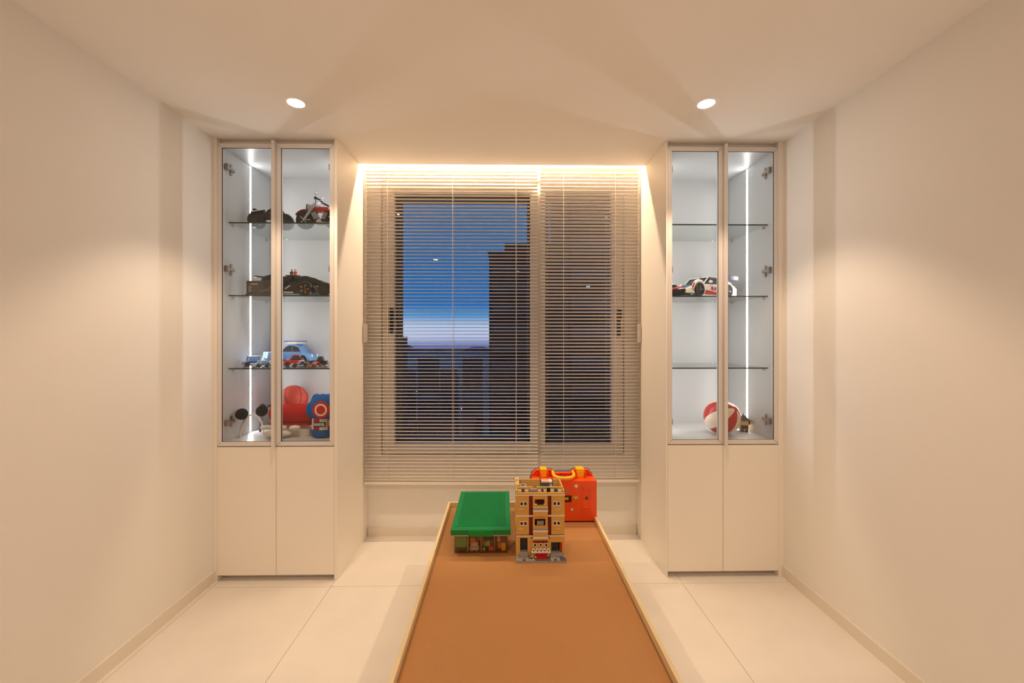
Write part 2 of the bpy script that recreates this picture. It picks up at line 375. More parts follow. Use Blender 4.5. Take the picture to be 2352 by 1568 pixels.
# ------------------------------------------------------------------ venetian blinds
def blind(label, x0, x1, tilt, skew, ladders, cord_x, ztop, zbot, sgn):
    yb = 2.545
    t = thing('venetian_blind', label, 'blind', ((x0 + x1) / 2, yb, zbot)); off = Vector(t.location)
    def add(g, nm, m, **k): return g.xf(Matrix.Translation(-off)).obj(nm, m, t, **k)
    L = x1 - x0; w = 0.025; pitch = 0.0217
    add(G().box(x0, x1, yb - 0.0135, yb + 0.0135, ztop, ztop + 0.025), 'head_rail', 'slat', bevel=0.002)
    top, bot = [], []
    for k in range(7):
        u = (k / 6 - 0.5); a = u * w
        zc = 0.0030 * (1 - (2*u) ** 2)
        top.append((a, zc + 0.0003)); bot.append((a, zc - 0.0003))
    prof = top + bot[::-1]
    ca, sa = math.cos(tilt), math.sin(tilt)
    prof = [(p[0]*ca + p[1]*sa, -p[0]*sa + p[1]*ca) for p in prof]     # front edge raised by tilt
    me = G().prism(prof, 'x', -L/2, L/2).mesh('slat', False); me.materials.append(M['slat'])
    z = zbot + 0.026; n = 0
    zs = []
    while z < ztop - 0.008: zs.append(z); z += pitch
    for i, z in enumerate(zs):
        o = bpy.data.objects.new('slat', me); COL.objects.link(o); o.parent = t
        f_ = max(0.0, 1 - i / (0.45 * len(zs)))
        o.location = (0, 0, z - off.z); o.rotation_euler = (0, skew * f_, 0)
    b = add(G().box(x0, x1, yb - 0.0125, yb + 0.0125, zbot, zbot + 0.016), 'bottom_rail', 'slat', bevel=0.003)
    b.rotation_euler = (0, skew, 0)
    for lx in ladders:
        add(G().tube([(lx, yb - 0.0138, zbot + 0.01), (lx, yb - 0.0138, ztop)], 0.0010, 6).tube([(lx + 0.004, yb + 0.0138, zbot + 0.01), (lx + 0.004, yb + 0.0138, ztop)], 0.0010, 6), 'ladder_cord', 'cord')
    c = cord_x
    add(G().tube([(c - .004, yb - .017, ztop), (c - .0035, yb - .018, 1.36)], .0011, 6).tube([(c + .006, yb - .017, ztop), (c + .005, yb - .018, 1.36)], .0011, 6), 'pull_cord', 'cord')
    add(G().box(c - .009, c + .006, yb - .026, yb - .014, 1.243, 1.358), 'cord_tassel', 'tassel', bevel=.004, smooth=True)
    add(G().box(c + .0065, c + .0125, yb - .023, yb - .014, 1.248, 1.352), 'cord_tassel', 'tassel', bevel=.0025, smooth=True)
blind('wide cream venetian blind with nearly level slats over the blue sky', -0.864, 0.216, R(5), R(0.52), (-0.7204, -0.3161, 0.0792), -0.858, 2.335, 0.354, -1)
blind('narrow cream venetian blind with tilted slats beside the wide blind', 0.233, 0.858, R(20), R(0.1), (0.3777, 0.7048), 0.851, 2.335, 0.364, 1)

# ------------------------------------------------------------------ downlights
def downlight(x, y, label, watts, cone=92, blend=0.42):
    t = thing('downlight', label, 'downlight', (x, y, H), 0, 'recessed ceiling downlights')
    G().lathe([(.0352, -.0001), (.0354, -.0016), (.0400, -.0026), (.0545, -.0020), (.0565, -.0001)], (0, 0, 0), n=40, cap=False).obj('trim_ring', 'trimw', t, smooth=True)
    g = G(); c0 = g.bm.verts.new((0, 0, -.0011)); rg = [g.bm.verts.new((.0345 * math.cos(2*math.pi*k/24), .0345 * math.sin(2*math.pi*k/24), -.0007)) for k in range(24)]
    for k in range(24): g.bm.faces.new((c0, rg[(k + 1) % 24], rg[k]))
    g.obj('lens', 'lens', t)
    ld = bpy.data.lights.new('downlight_lamp', 'SPOT'); ld.energy = watts; ld.color = WARM
    ld.spot_size = R(cone); ld.spot_blend = blend; ld.shadow_soft_size = 0.03
    lo = bpy.data.objects.new('downlight_lamp', ld); COL.objects.link(lo); lo.parent = t; lo.location = (0, 0, -0.012)
downlight(-0.922, 1.815, 'round ceiling downlight in front of the cabinet of motorcycles', SPOT_W)
downlight(0.905, 1.792, 'round ceiling downlight in front of the cabinet of the race car', SPOT_W)
downlight(-0.922, -0.25, 'round ceiling downlight above the viewer beside the wall of the motorcycles', SPOT_BACK_W, 136, 0.5)
downlight(0.905, -0.25, 'round ceiling downlight above the viewer beside the wall of the race car', SPOT_BACK_W, 136, 0.5)

# ------------------------------------------------------------------ play table
TX0, TX1, TY0, TY1, TZ, TR = -0.297, 0.465, 0.78, 2.197, 0.360, 0.386
t = thing('play_table', 'low play table with cork top and pale birch rim', 'table', ((TX0+TX1)/2, (TY0+TY1)/2, 0)); off = Vector(t.location)
def tadd(g, nm, m, **k): return g.xf(Matrix.Translation(-off)).obj(nm, m, t, **k)
tadd(G().box(TX0 + .0125, TX1 - .0125, TY0 + .0125, TY1 - .0125, TZ - .024, TZ - .002), 'table_board', 'birch')
tadd(G().box(TX0 + .0135, TX1 - .0135, TY0 + .0135, TY1 - .0135, TZ - .0019, TZ), 'cork_sheet', 'cork', label='tan cork covering sheet')
for a in ((TX0, TX0 + .012, TY0 + .0121, TY1 - .0121), (TX1 - .012, TX1, TY0 + .0121, TY1 - .0121), (TX0, TX1, TY0, TY0 + .012), (TX0, TX1, TY1 - .012, TY1)):
    tadd(G().box(*a, TZ - .045, TR), 'rim_rail', 'birch', bevel=.0015)
for lx in (TX0 + .015, TX1 - .065):
    for ly in (TY0 + .015, TY1 - .065): tadd(G().box(lx, lx + .05, ly, ly + .05, 0, TZ - .0241), 'leg', 'birch', bevel=.003)

# ------------------------------------------------------------------ outside at dusk
struct(G().box(-900, 900, 6, 1500, -46, -45).obj('ground', 'land'), 'dark city ground far below the window')
hl = G()
px = [-900 + 30 * k for k in range(61)]
hz = [8 + 14 * (math.sin(k * .7) * .5 + .5) + 6 * math.sin(k * 1.9) for k in range(61)]
hl.prism([(x, z - 52) for x, z in zip(px, hz)] + [(900, -46), (-900, -46)], 'y', 1100, 1160)
struct(hl.obj('hills', 'hill'), 'low dark hills on the horizon beyond the city')
def tower(label, x0, x1, y0, y1, ztop, m, floors, lights=(), name='city_tower', step=None):
    t = thing(name, label, 'building', ((x0+x1)/2, (y0+y1)/2, -45)); o = Vector(t.location)
    G().box(x0, x1, y0, y1, -45, ztop).xf(Matrix.Translation(-o)).obj('tower_body', m, t)
    G().box(x0 - .15, x1 + .15, y0 - .15, y1 + .15, ztop, ztop + .5).xf(Matrix.Translation(-o)).obj('roof_slab', m, t)
    if step: G().box(*step, ztop + .5, ztop + 2.2).xf(Matrix.Translation(-o)).obj('roof_block', m, t)
    z = ztop - 2.9; k = 0
    while k < floors:
        G().box(x0 + .4, x1 - .4, y0 - .12, y0, z, z + 1.5).xf(Matrix.Translation(-o)).obj('window_band', 'smoke', t); z -= 2.9; k += 1
    for (lx, lz) in lights: G().box(lx, lx + .35, y0 - .2, y0 - .13, lz, lz + .16).xf(Matrix.Translation(-o)).obj('lit_window', 'citylight', t)
    return t
tower('dark apartment tower rising to mid height behind the wide blind', -2.10, 17, 60, 74, 13.2, 'city', 12, ((2.0, 10.6), (.6, 9.5)), step=(0.2, 9, 62, 70))
tower('black apartment tower filling the narrow pane behind the tilted slats', 6.4, 22, 40, 55, 24, 'city2', 16, ((8.2, 6.0),))
tower('small distant block beside the window frame above the horizon', -43, -38.2, 150, 162, 0.2, 'city', 4)
rr = random.Random(3)
sizes = ('squat', 'low', 'mid-height', 'taller')
k = 0
for row, y in enumerate((165, 215, 275, 350, 430)):
    for c_ in range(4):
        x = -(.265 - .055 * c_) * y; h = (9, 14, 20, 26)[(row * 3 + c_ * 2) % 4]
        tower('%s dark city block among the blocks below the horizon' % sizes[(row * 3 + c_ * 2) % 4], x, x + (.040 + .008 * (c_ % 2)) * y, y, y + 10, -45 + h, 'city', 2, name='city_block')['group'] = 'dark city blocks far below'
for k in range(30):
    y = 182 + 8.0 * k + rr.uniform(-1, 1); y += 14 if any(abs(y - q - 5) < 9 for q in (165, 215, 275, 350, 430)) else 0; x = rr.uniform(-.26, -.05) * y
    tag(G().box(x, x + y * .0020, y, y + .4, -45, -44.6 + y * .0012).obj('street_light', 'citylight' if k % 3 else 'citywarm'), 'tiny street light glowing in the dark city far below', 'street light', 'city lights below the horizon')

# ------------------------------------------------------------------ green-lidded storage box
t = thing('storage_box', 'clear storage box with green studded lid on the play table', 'box', (-0.095, 1.92, TZ))
GX0, GX1, GY0, GY1 = -.113, .113, -.197, .197
wall = .002
G().box(GX0, GX1, GY0, GY0 + wall, .004, .083).box(GX0, GX1, GY1 - wall, GY1, .004, .083).box(GX0, GX0 + wall, GY0 + wall, GY1 - wall, .004, .083).box(GX1 - wall, GX1, GY0 + wall, GY1 - wall, .004, .083).box(GX0, GX1, GY0, GY1, 0, .004).obj('tub', 'tub', t)
G().box(GX0 - .002, GX1 + .002, GY0 - .002, GY1 + .002, .074, .0845).obj('tub_rim', 'tubrim', t, bevel=.002)
for k in (-.057, 0, .057): G().box(k - .0008, k + .0008, GY0 + .003, GY1 - .003, .005, .073).obj('divider', 'tubrim', t)
lid = G().box(-.1265, .1265, -.2125, .2125, .085, .106).bevel(.006, 3)
lid = lid.obj('lid', 'green', t, smooth=True, label='green plastic lid')
G().box(-.1265 + .017, .1265 - .017, -.2125 + .035, .2125 - .017, .1062, .1072).obj('raised_panel', 'green', lid, bevel=.0006)
st = G(); nx, ny = 25, 42
for i in range(nx):
    for j in range(ny):
        x = -.100 + .2 * i / (nx - 1); y = -.168 + .352 * j / (ny - 1)
        st.lathe([(.0028, .1072), (.0027, .1087), (.0001, .1088)], (x, y, 0), n=7)
so = st.obj('studs', 'green', lid, smooth=True); so['kind'] = 'stuff'
la = G().box(-.053, .053, -.2165, -.2130, .081, .104).obj('latch', 'green_latch', t, bevel=.001)
for k in (-.035, -.0117, .0117, .035): G().cyl((k, -.2165, .0925), (k, -.2185, .0925), .004, n=14).obj('latch_stud', 'green_latch', la, smooth=True)
G().box(-.053, .053, .2130, .2165, .081, .104).obj('latch', 'green_latch', t, bevel=.001)
def brick(label, m, x, y, z, w, d, h, rz=0, group='toy bricks in the storage box', studs=True):
    g = G().box(-w/2, w/2, -d/2, d/2, 0, h)
    if studs:
        for a in ([0] if w < .014 else [-w/4, w/4]): g.cyl((a, 0, h), (a, 0, h + .002), min(w, d) * .22, n=10)
    o = g.obj('toy_brick', m, bevel=.0006); o.location = (-0.095 + x, 1.92 + y, TZ + .0042 + z); o.rotation_euler = (0, 0, rz)
    return tag(o, label, 'toy brick', group)
yb_ = -.175
brick('pale green toy block in the end section of the storage box', 'palegreen', -.086, yb_, .018, .046, .03, .048, 0, studs=False)
brick('dark toy brick under the pale green block in the box', 'brown', -.092, yb_, 0, .036, .02, .016)
brick('cream toy brick lying low behind the clear tub wall', 'cream', -.040, yb_, 0, .016, .016, .012, .7)
brick('cream toy brick beside its twin in the second section', 'cream', -.020, yb_, 0, .018, .016, .014, -.6)
brick('cream toy brick stacked between two others in the second section', 'skin', -.030, yb_, .018, .03, .018, .014, .2)
brick('orange-brown toy brick on top in the second section', 'orangeplastic', -.034, yb_ + .004, .036, .022, .016, .016, -.2)
brick('grey toy brick high in the second section of the box', 'darkgrey', -.012, yb_ + .012, .036, .018, .016, .02, .3)
brick('red toy brick against the middle divider of the box', 'redplastic', .0075, yb_, .022, .009, .016, .03)
brick('green toy brick in the third section of the box', 'palegreen', .019, yb_, .018, .012, .016, .02)
brick('lime toy brick beside the green one in the third section', 'lime', .031, yb_, .018, .011, .016, .02)
brick('small lime toy brick at the bottom of the third section', 'lime', .012, yb_, 0, .012, .016, .008)
brick('orange toy brick at the bottom of the third section', 'orange', .043, yb_, 0, .020, .018, .016)
brick('brown toy brick above the orange one in the third section', 'brown', .044, yb_, .020, .013, .018, .026)
brick('black toy brick at the foot of the third section', 'carbon', .027, yb_ + .006, 0, .012, .02, .016)
brick('orange toy brick in the last section of the box', 'orangeplastic', .079, yb_ + .003, .008, .014, .018, .020)
brick('yellow toy brick in the last section of the box', 'yellow', .096, yb_, 0, .018, .018, .026)
brick('pink and orange toy cone piece in the last section', 'pink', .074, yb_ + .004, .036, .012, .014, .03, .3, studs=False)
brick('dark grey toy brick high in the last section', 'darkgrey', .098, yb_ + .014, .034, .022, .016, .026)
brick('dark red toy brick at the foot of the last section', 'darkred', .068, yb_ + .010, 0, .016, .02, .014)

# ------------------------------------------------------------------ brick-built apartment house
BX, BY = .154, 1.645
t = thing('toy_building', 'tan brick-built toy apartment house with red stripes on a grey plate', 'toy building', (BX, BY, TZ))
def bx(zx): return -.101 + (zx - 97) / 698 * .202        # local x across the front
def bz(zy): return .0105 + (1345 - zy) * .000293         # local height
YF, YBk = .036, .178
G().box(-.101, .104, 0, .182, 0, .0080).obj('base_plate', 'lightgrey', t, bevel=.0006)
rt = random.Random(5)
for i in range(16):
    for j in range(3):
        dark = rt.random() < .42 or (6 <= i <= 10 and j < 2)
        x = -.1005 + i * .01275; y = .0012 + j * .0114
        G().box(x + .0003, x + .0124, y, y + .0110, .0080, .0104 if not dark else .0098).obj('pavement_tile', 'darkgrey' if dark else 'lightgrey', t)
def wallbox(nm, m, zx0, zx1, zy0, zy1, y0, y1, par=None, **k):
    return G().box(bx(zx0), bx(zx1), y0, y1, bz(zy1), bz(zy0)).obj(nm, m, par or t, **k)
# shell: side, back walls and floors
G().box(bx(97), bx(97) + .006, YF + .004, YBk, .0080, bz(425)).obj('side_wall', 'tan', t)
G().box(bx(795) - .006, bx(795), YF + .004, YBk, .0080, bz(425)).obj('side_wall', 'tan', t)
G().box(bx(97) + .006, bx(795) - .006, YBk - .006, YBk, .0080, bz(425)).obj('rear_wall', 'tan_pale', t)
for zy in (485, 1055): G().box(bx(97) + .0061, bx(795) - .0061, YF + .0085, YBk - .0061, bz(zy) - .003 - (.055 if zy == 485 else 0), bz(zy) - (.055 if zy == 485 else 0)).obj('floor_plate', 'tan_pale', t)
# upper floors
for zy0, zy1 in ((490, 770), (785, 1048)):
    wh = (575, 637) if zy0 == 490 else (855, 917)
    for a, b, wa, wb_ in ((97, 283, 150, 258), (605, 795, 627, 735)):
        w = G().box(bx(a), bx(wa), YF, YF + .008, bz(zy1), bz(zy0)).box(bx(wb_), bx(b), YF, YF + .008, bz(zy1), bz(zy0)).box(bx(wa), bx(wb_), YF, YF + .008, bz(wh[0]), bz(zy0)).box(bx(wa), bx(wb_), YF, YF + .008, bz(zy1), bz(wh[1]))
        w = w.obj('facade_panel', 'tan', t)
        mid = (wa + wb_) / 2
        fr = G()
        for c, d in ((wa, mid), (mid, wb_)):
            frame4(fr, bx(c), bx(d), YF - .0025, YF + .004, bz(wh[1]), bz(wh[0]), .0024)
        fr = fr.obj('window_frame', 'offwhite', t)
        G().box(bx(wa) + .001, bx(wb_) - .001, YF + .0045, YF + .006, bz(wh[1]) + .001, bz(wh[0]) - .001).obj('window_glass', 'smoke', fr)
        wallbox('ledge', 'tan_pale', (a + 30 if a == 97 else a + 50), (a + 115 if a == 97 else a + 135), wh[1] + 36, wh[1] + 58, YF - .004, YF)
    for a, b in ((283, 338), (552, 605)):
        p = wallbox('stripe_column', 'darkred', a, b, zy0, zy1, YF + .001, YF + .008)
        zz = zy0 + 12
        while zz < zy1 - 10: wallbox('stripe_groove', 'brown', a + 2, b - 2, zz, zz + 2.2, YF + .0004, YF + .001, p); zz += 16
    op = (545, 637) if zy0 == 490 else (822, 922)
    G().box(bx(338), bx(365), YF, YF + .008, bz(zy1), bz(zy0)).box(bx(520), bx(552), YF, YF + .008, bz(zy1), bz(zy0)).box(bx(365), bx(520), YF, YF + .008, bz(op[0]), bz(zy0)).box(bx(365), bx(520), YF, YF + .008, bz(zy1), bz(op[1])).obj('balcony_wall', 'tan', t)
    wallbox('balcony_room', 'redplastic', 366, 519, op[0] + 1, op[1] + 12, YF + .030, YF + .034)
    wallbox('balcony_seat', 'carbon' if zy0 == 490 else 'lightgrey', 400, 500, op[0] + 48, op[1], YF + .010, YF + .022)
    o2 = op[1] + 8
    wallbox('balcony_rail', 'lightgrey', 338, 553, o2 + 8, o2 + 36, YF - .011, YF)
    wallbox('balcony_top', 'tan_pale', 338, 553, o2, o2 + 8, YF - .012, YF)
    wallbox('balcony_band', 'offwhite', 338, 553, o2 + 36, o2 + 62, YF - .012, YF)
    wallbox('balcony_front', 'tan', 340, 551, o2 + 62, zy1 + 2, YF - .010, YF)
wallbox('cornice', 'offwhite', 97, 392, 768, 787, YF - .003, YF + .004); wallbox('cornice', 'offwhite', 500, 795, 768, 787, YF - .003, YF + .004)
wallbox('cornice_brown_course', 'brown', 97, 795, 1046, 1053, YF - .001, YF + .008)  # thin dark brown course just above the white cornice
wallbox('cornice', 'offwhite', 97, 338, 1053, 1068, YF - .004, YF + .006); wallbox('cornice', 'offwhite', 553, 795, 1053, 1068, YF - .004, YF + .006)
wallbox('cornice', 'offwhite', 338, 553, 1056, 1086, YF - .013, YF)
# roof edge and open top
wallbox('cornice', 'offwhite', 93, 799, 478, 490, YF - .004, YF + .008)
wallbox('parapet', 'tan', 97, 795, 452, 478, YF - .002, YF + .006)
for a, b in ((125, 175), (225, 277), (415, 462), (500, 540), (598, 648), (705, 760)): wallbox('parapet_block', 'offwhite', a, b, 428, 452, YF + .010, YF + .016)
for a, b in ((178, 222), (464, 498), (655, 700)): wallbox('interior_block', 'darkgrey', a, b, 424, 460, YF + .020, YF + .026)
wallbox('interior_panel', 'carbon', 545, 595, 415, 475, YF + .020, YF + .024)
wallbox('inner_wall', 'tan_pale', 105, 345, 408, 480, YF + .030, YF + .036); wallbox('inner_wall', 'tan_pale', 398, 788, 408, 480, YF + .030, YF + .036)
wallbox('rubble_pile', 'lightgrey', 300, 400, 420, 470, YF + .012, YF + .026, bevel=.003)
G().box(bx(160), bx(262), YF + .070, YF + .105, bz(520), bz(452)).obj('rug_block', 'lightgrey', t, bevel=.001)
G().box(bx(190), bx(235), YF + .082, YF + .092, bz(452), bz(449)).obj('rug_mark', 'carbon', t)
G().box(bx(97), bx(150), YF + .05, YBk, bz(430), bz(402)).obj('chimney_block', 'tan_pale', t)
G().box(bx(112), bx(124), YF + .10, YF + .106, bz(402), bz(385)).obj('chimney_pin', 'carbon', t)
# bunk bed on the roof
bb = t
bxs, bxe = bx(462), bx(655)
for x in (bxs, bxe - .004): 
    for y in (YF + .058, YF + .078): G().box(x, x + .004, y, y + .004, bz(440), bz(345)).obj('bunk_post', 'darkgrey', bb)
G().box(bxs + .004, bxe - .004, YF + .057, YF + .083, bz(392), bz(380)).obj('bunk_board', 'brown', bb)
G().box(bxs + .004, bx(590), YF + .056, YF + .083, bz(380), bz(364)).obj('bunk_blanket', 'pink', bb, bevel=.001)
G().box(bx(590), bxe - .004, YF + .056, YF + .083, bz(380), bz(362)).obj('bunk_pillow', 'white', bb, bevel=.001)
G().box(bxs + .004, bx(600), YF + .056, YF + .083, bz(440), bz(424)).obj('lower_bunk', 'cyanbed', bb, bevel=.001)
G().box(bx(600), bxe - .004, YF + .056, YF + .083, bz(440), bz(422)).obj('lower_pillow', 'white', bb, bevel=.001)
# ground floor
wallbox('ground_wall', 'tan', 97, 155, 1068, 1345, YF, YF + .008); wallbox('ground_wall', 'tan', 262, 318, 1068, 1345, YF, YF + .008)
wallbox('ground_wall', 'tan', 155, 262, 1068, 1092, YF, YF + .008)
wallbox('ground_wall', 'tan', 580, 602, 1068, 1345, YF, YF + .008); wallbox('ground_wall', 'tan', 758, 795, 1068, 1345, YF, YF + .008); wallbox('ground_wall', 'tan', 602, 758, 1068, 1155, YF, YF + .008)
wallbox('entrance_door', 'smoke', 155, 262, 1092, 1345, YF + .016, YF + .018)
wallbox('entrance_door', 'smoke', 602, 712, 1155, 1345, YF + .014, YF + .016)
G().box(bx(652), bx(655), YF + .012, YF + .014, bz(1290), bz(1155)).obj('door_bar', 'carbon', t)
wallbox('door_pillar', 'redplastic', 724, 754, 1158, 1280, YF + .004, YF + .010)
wallbox('door_step', 'lightgrey', 155, 264, 1283, 1345, YF - .012, YF + .015); wallbox('door_step', 'lightgrey', 585, 772, 1296, 1318, YF - .004, YF + .013); wallbox('door_step', 'lightgrey', 585, 772, 1318, 1345, YF - .010, YF + .013)
wallbox('shop_front', 'tan', 318, 580, 1090, 1345, YF - .006, YF + .008)
wallbox('shop_band', 'darkred', 340, 552, 1120, 1150, YF - .0075, YF - .006)
for a in (345, 425, 505):
    f_ = frame4(G(), bx(a), bx(a + 46), YF - .0095, YF - .006, bz(1206), bz(1150), .0026).obj('shop_window', 'offwhite', t)
    G().box(bx(a) + .0026, bx(a + 46) - .0026, YF - .0075, YF - .0065, bz(1206) + .0026, bz(1150) - .0026).obj('shop_glass', 'smoke', f_)
    aw = None
for k in range(5):
    x0 = bx(318) + k * (bx(582) - bx(318)) / 5; w5 = (bx(582) - bx(318)) / 5
    G().prism([(x0 + .0006, bz(1248)), (x0 + w5 - .0006, bz(1248)), (x0 + w5 * .78, bz(1210)), (x0 + w5 * .22, bz(1210))], 'y', YF - .019, YF - .0165).obj('awning_scallop', 'white', t)
    G().prism([(x0 + w5 * .32, bz(1246)), (x0 + w5 * .68, bz(1246)), (x0 + w5 * .56, bz(1222)), (x0 + w5 * .44, bz(1222))], 'y', YF - .0196, YF - .0191).obj('awning_stripe', 'carbon', t)
wallbox('awning_board', 'white', 315, 583, 1250, 1272, YF - .020, YF - .006)
for a, m in ((318, 'pink'), (350, 'orangeplastic'), (370, 'yellow'), (545, 'orangeplastic'), (566, 'pink')):
    G().ball((bx(a), YF - .012, bz(1200)), .0022, 8, 6).obj('flower', m, t)
for a, z_, m in ((322, 1312, 'pink'), (372, 1325, 'yellow'), (345, 1352, 'yellow'), (335, 1330, 'palegreen')):
    G().ball((bx(a), YF - .022, bz(z_)), .0034, 10, 8).obj('flower', m, t, smooth=True)
G().cyl((bx(345), YF - .022, .0104), (bx(345), YF - .022, bz(1335)), .002, n=8).obj('flower_stem', 'palegreen', t)
wallbox('bench_back', 'redplastic', 375, 535, 1278, 1326, YF - .012, YF - .0085)
wallbox('bench_seat', 'redplastic', 375, 535, 1326, 1360, YF - .024, YF - .0085)
wallbox('bench_leg', 'carbon', 382, 396, 1360, 1372, YF - .022, YF - .010); wallbox('bench_leg', 'carbon', 514, 528, 1360, 1372, YF - .022, YF - .010)
for k in range(3):
    for j in range(2): G().box(bx(97) - .001, bx(97), YF + .03 + .055 * j, YF + .055 + .055 * j, .035 + k * .083, .06 + k * .083).obj('side_window', 'offwhite', t)

# ------------------------------------------------------------------ orange hard case
t = thing('hard_case', 'orange hard carrying case with yellow handle behind the toy building', 'case', (.300, 2.0, TZ))
def hx(zx): return -.164 + (zx - 315) / 945 * .327
body = G().box(-.155, .163, 0, .078, .008, .205).bevel(.028, 5)
body.obj('front_shell', 'orange', t, smooth=True, label='orange front shell')
G().box(-.150, .158, .095, .165, .008, .205).bevel(.022, 4).obj('rear_shell', 'steelblue', t, smooth=True, label='blue rear shell')
def outline(d):
    return [(-.164+d, .004+d), (.164-d, .004+d), (.168-d, .03), (.166-d, .185), (.160-d, .215-d*.6), (.136-d*.4, .241-d), (.060+d*.4, .242-d), (.042+d*.2, .226-d), (-.040-d*.2, .226-d), (-.056-d*.4, .242-d), (-.134+d*.4, .242-d), (-.158+d, .215-d*.6), (-.166+d, .185), (-.168+d, .03)]
G().prism(outline(.002), 'y', .0785, .0865).obj('rim_flange', 'orange', t, bevel=.002)
G().prism(outline(0), 'y', .087, .0948).obj('rim_flange', 'steelblue', t, bevel=.002)
# flange lip running forward over the shell
lip = G().tube([(p[0], .074, p[1]) for p in outline(.006)[3:12]], .0045, 8)
lip.obj('rim_lip', 'orange', t, smooth=True)
for a, b in ((465, 560), (995, 1110)):
    l = G().box(hx(a), hx(b), .052, .099, .231, .2465).box(hx(a), hx(b), .050, .060, .206, .2464).obj('latch', 'yellow', t, bevel=.003, smooth=True)
    for c in (a - 8, b + 4): G().box(hx(c), hx(c) + .004, .036, .0784, .2005, .234).obj('latch_rib', 'orange', t)
xs0, xs1 = hx(618), hx(985)
hd = [(xs0 + .012, .072, .2285), (xs0 + .011, .045, .2265), (xs0 + .014, .022, .223), (xs0 + .032, .008, .219), (xs0 + .05, .004, .218), (xs1 - .05, .004, .218), (xs1 - .032, .008, .219), (xs1 - .014, .022, .223), (xs1 - .011, .045, .2265), (xs1 - .012, .072, .2285)]
G().tube(hd, [.0075, .008, .0085, .0085, .0085, .0085, .0085, .0085, .008, .0075], 10).obj('handle', 'yellow', t, smooth=True)
G().ball((hx(790), .062, .208), (.011, .008, .007), 14, 8).obj('pressure_valve', 'purple', t, smooth=True)
for zx in (1048, 1165): G().box(hx(zx), hx(zx) + .0025, -.0016, .06, .030, .178).obj('shell_rib', 'orange', t, bevel=.0006)
G().box(hx(1050), hx(1165), -.0016, .0, .1755, .178).obj('shell_rib', 'orange', t)
for z_ in (.163, .068):
    G().tube([(hx(1080), -.001, z_ + .006), (hx(1140), -.001, z_ + .006), (hx(1150), -.001, z_), (hx(1140), -.001, z_ - .006), (hx(1080), -.001, z_ - .006), (hx(1070), -.001, z_)], .0018, 6, closed=True).obj('slot_rim', 'orange', t, smooth=True)
bd = G().box(hx(760), hx(895), -.0022, .0, .102, .133).obj('badge', 'black', t, bevel=.002)
G().box(hx(775), hx(855), -.0026, -.0023, .112, .126).obj('badge_label', 'gold', bd)
def splat(nm, m, zx, z_, r, n, seed):
    q = random.Random(seed); pts = []
    for k in range(n):
        a = 2 * math.pi * k / n; rr_ = r * (1 if k % 2 else .5) * q.uniform(.7, 1.1)
        pts.append((hx(zx) + rr_ * math.cos(a), z_ + rr_ * math.sin(a)))
    G().prism(pts, 'y', -.0009, -.0002).obj(nm, m, t)
splat('sticker', 'offwhite', 965, .180, .014, 13, 1); splat('sticker', 'lime', 960, .124, .015, 10, 2); splat('sticker', 'brown', 1115, .120, .013, 12, 3)
splat('sticker', 'greyblue', 830, .155, .013, 11, 4); splat('sticker', 'lightgrey', 905, .068, .011, 12, 5)
G().cyl((hx(905), -.0013, .064), (hx(905), -.0008, .064), .006, n=16).obj('sticker', 'offwhite', t)
for x in (-.12, .125): G().box(x - .02, x + .02, .02, .15, 0, .012).obj('foot', 'black', t)

# ------------------------------------------------------------------ toys in the display cabinets
SH = {1: 1.8953, 2: 1.5033, 3: 1.1103, 4: 0.7223}
def wheel(g_parent, x, y, z, r, w, hub='rim_grey', hubr=.55, tyre='tyre', name='wheel', spokes=5):
    """a wheel whose axle runs along y"""
    o = G().lathe([(r*.60, -w*.46), (r*.90, -w*.5), (r, -w*.30), (r, w*.30), (r*.90, w*.5), (r*.60, w*.46)], (x, y, z), 'y', 22).obj(name, tyre, g_parent, smooth=True)
    hb = G().lathe([(r*.08, -w*.40), (r*hubr, -w*.34), (r*.6, -w*.44), (r*.6, w*.44), (r*hubr, w*.34), (r*.08, w*.40)], (x, y, z), 'y', 20)
    for k in range(spokes):
        a = 2*math.pi*k/spokes; c_, s_ = math.cos(a), math.sin(a)
        for sg in (-1, 1): hb.cyl((x, y + sg*w*.40, z), (x + c_*r*.58, y + sg*w*.42, z + s_*r*.58), r*.07, n=5)
    hb.obj('hub', hub, o, smooth=True); return o

# --- red cruiser motorcycle (front towards -x)
t = thing('toy_motorcycle', 'red and chrome model cruiser motorcycle on the top shelf', 'toy motorcycle', (-1.030, 2.345, SH[1])); t.scale = (1.12,) * 3
fx, rx, wr = -.095, .050, .047
wheel(t, fx, 0, wr, wr, .020, 'silver', .8); wheel(t, rx, 0, wr, wr, .030, 'silver', .8)
for sg in (-1, 1):
    G().cyl((fx, sg*.014, wr), (fx + .040, sg*.014, .105), .0055, .0085, 12).cyl((fx + .040, sg*.014, .105), (fx + .052, sg*.014, .128), .0085, .006, 12).obj('fork_leg', 'silver', t, smooth=True)
G().cyl((fx, -.018, wr), (fx, .018, wr), .006, n=10).obj('axle', 'chrome', t, smooth=True)
hl_ = G().lathe([(.0001, -.003), (.018, -.001), (.019, .003), (.016, .020), (.006, .032), (.0001, .034)], (fx + .012, 0, .110), 'x', 22).obj('headlight', 'silver', t, smooth=True)
G().lathe([(.0001, -.0045), (.016, -.0035), (.016, -.001), (.0001, -.001)], (fx + .012, 0, .110), 'x', 20).obj('lens', 'white', hl_, smooth=True)
G().lathe([(.0175, -.0005), (.0196, -.0005), (.0196, .004), (.0175, .004)], (fx + .012, 0, .110), 'x', 20).obj('bezel', 'carbon', hl_, smooth=True)
fen = []
for k in range(9):
    a = R(205 - k * 24); fen.append((fx + math.cos(a) * (wr + .006), 0, wr + math.sin(a) * (wr + .006)))
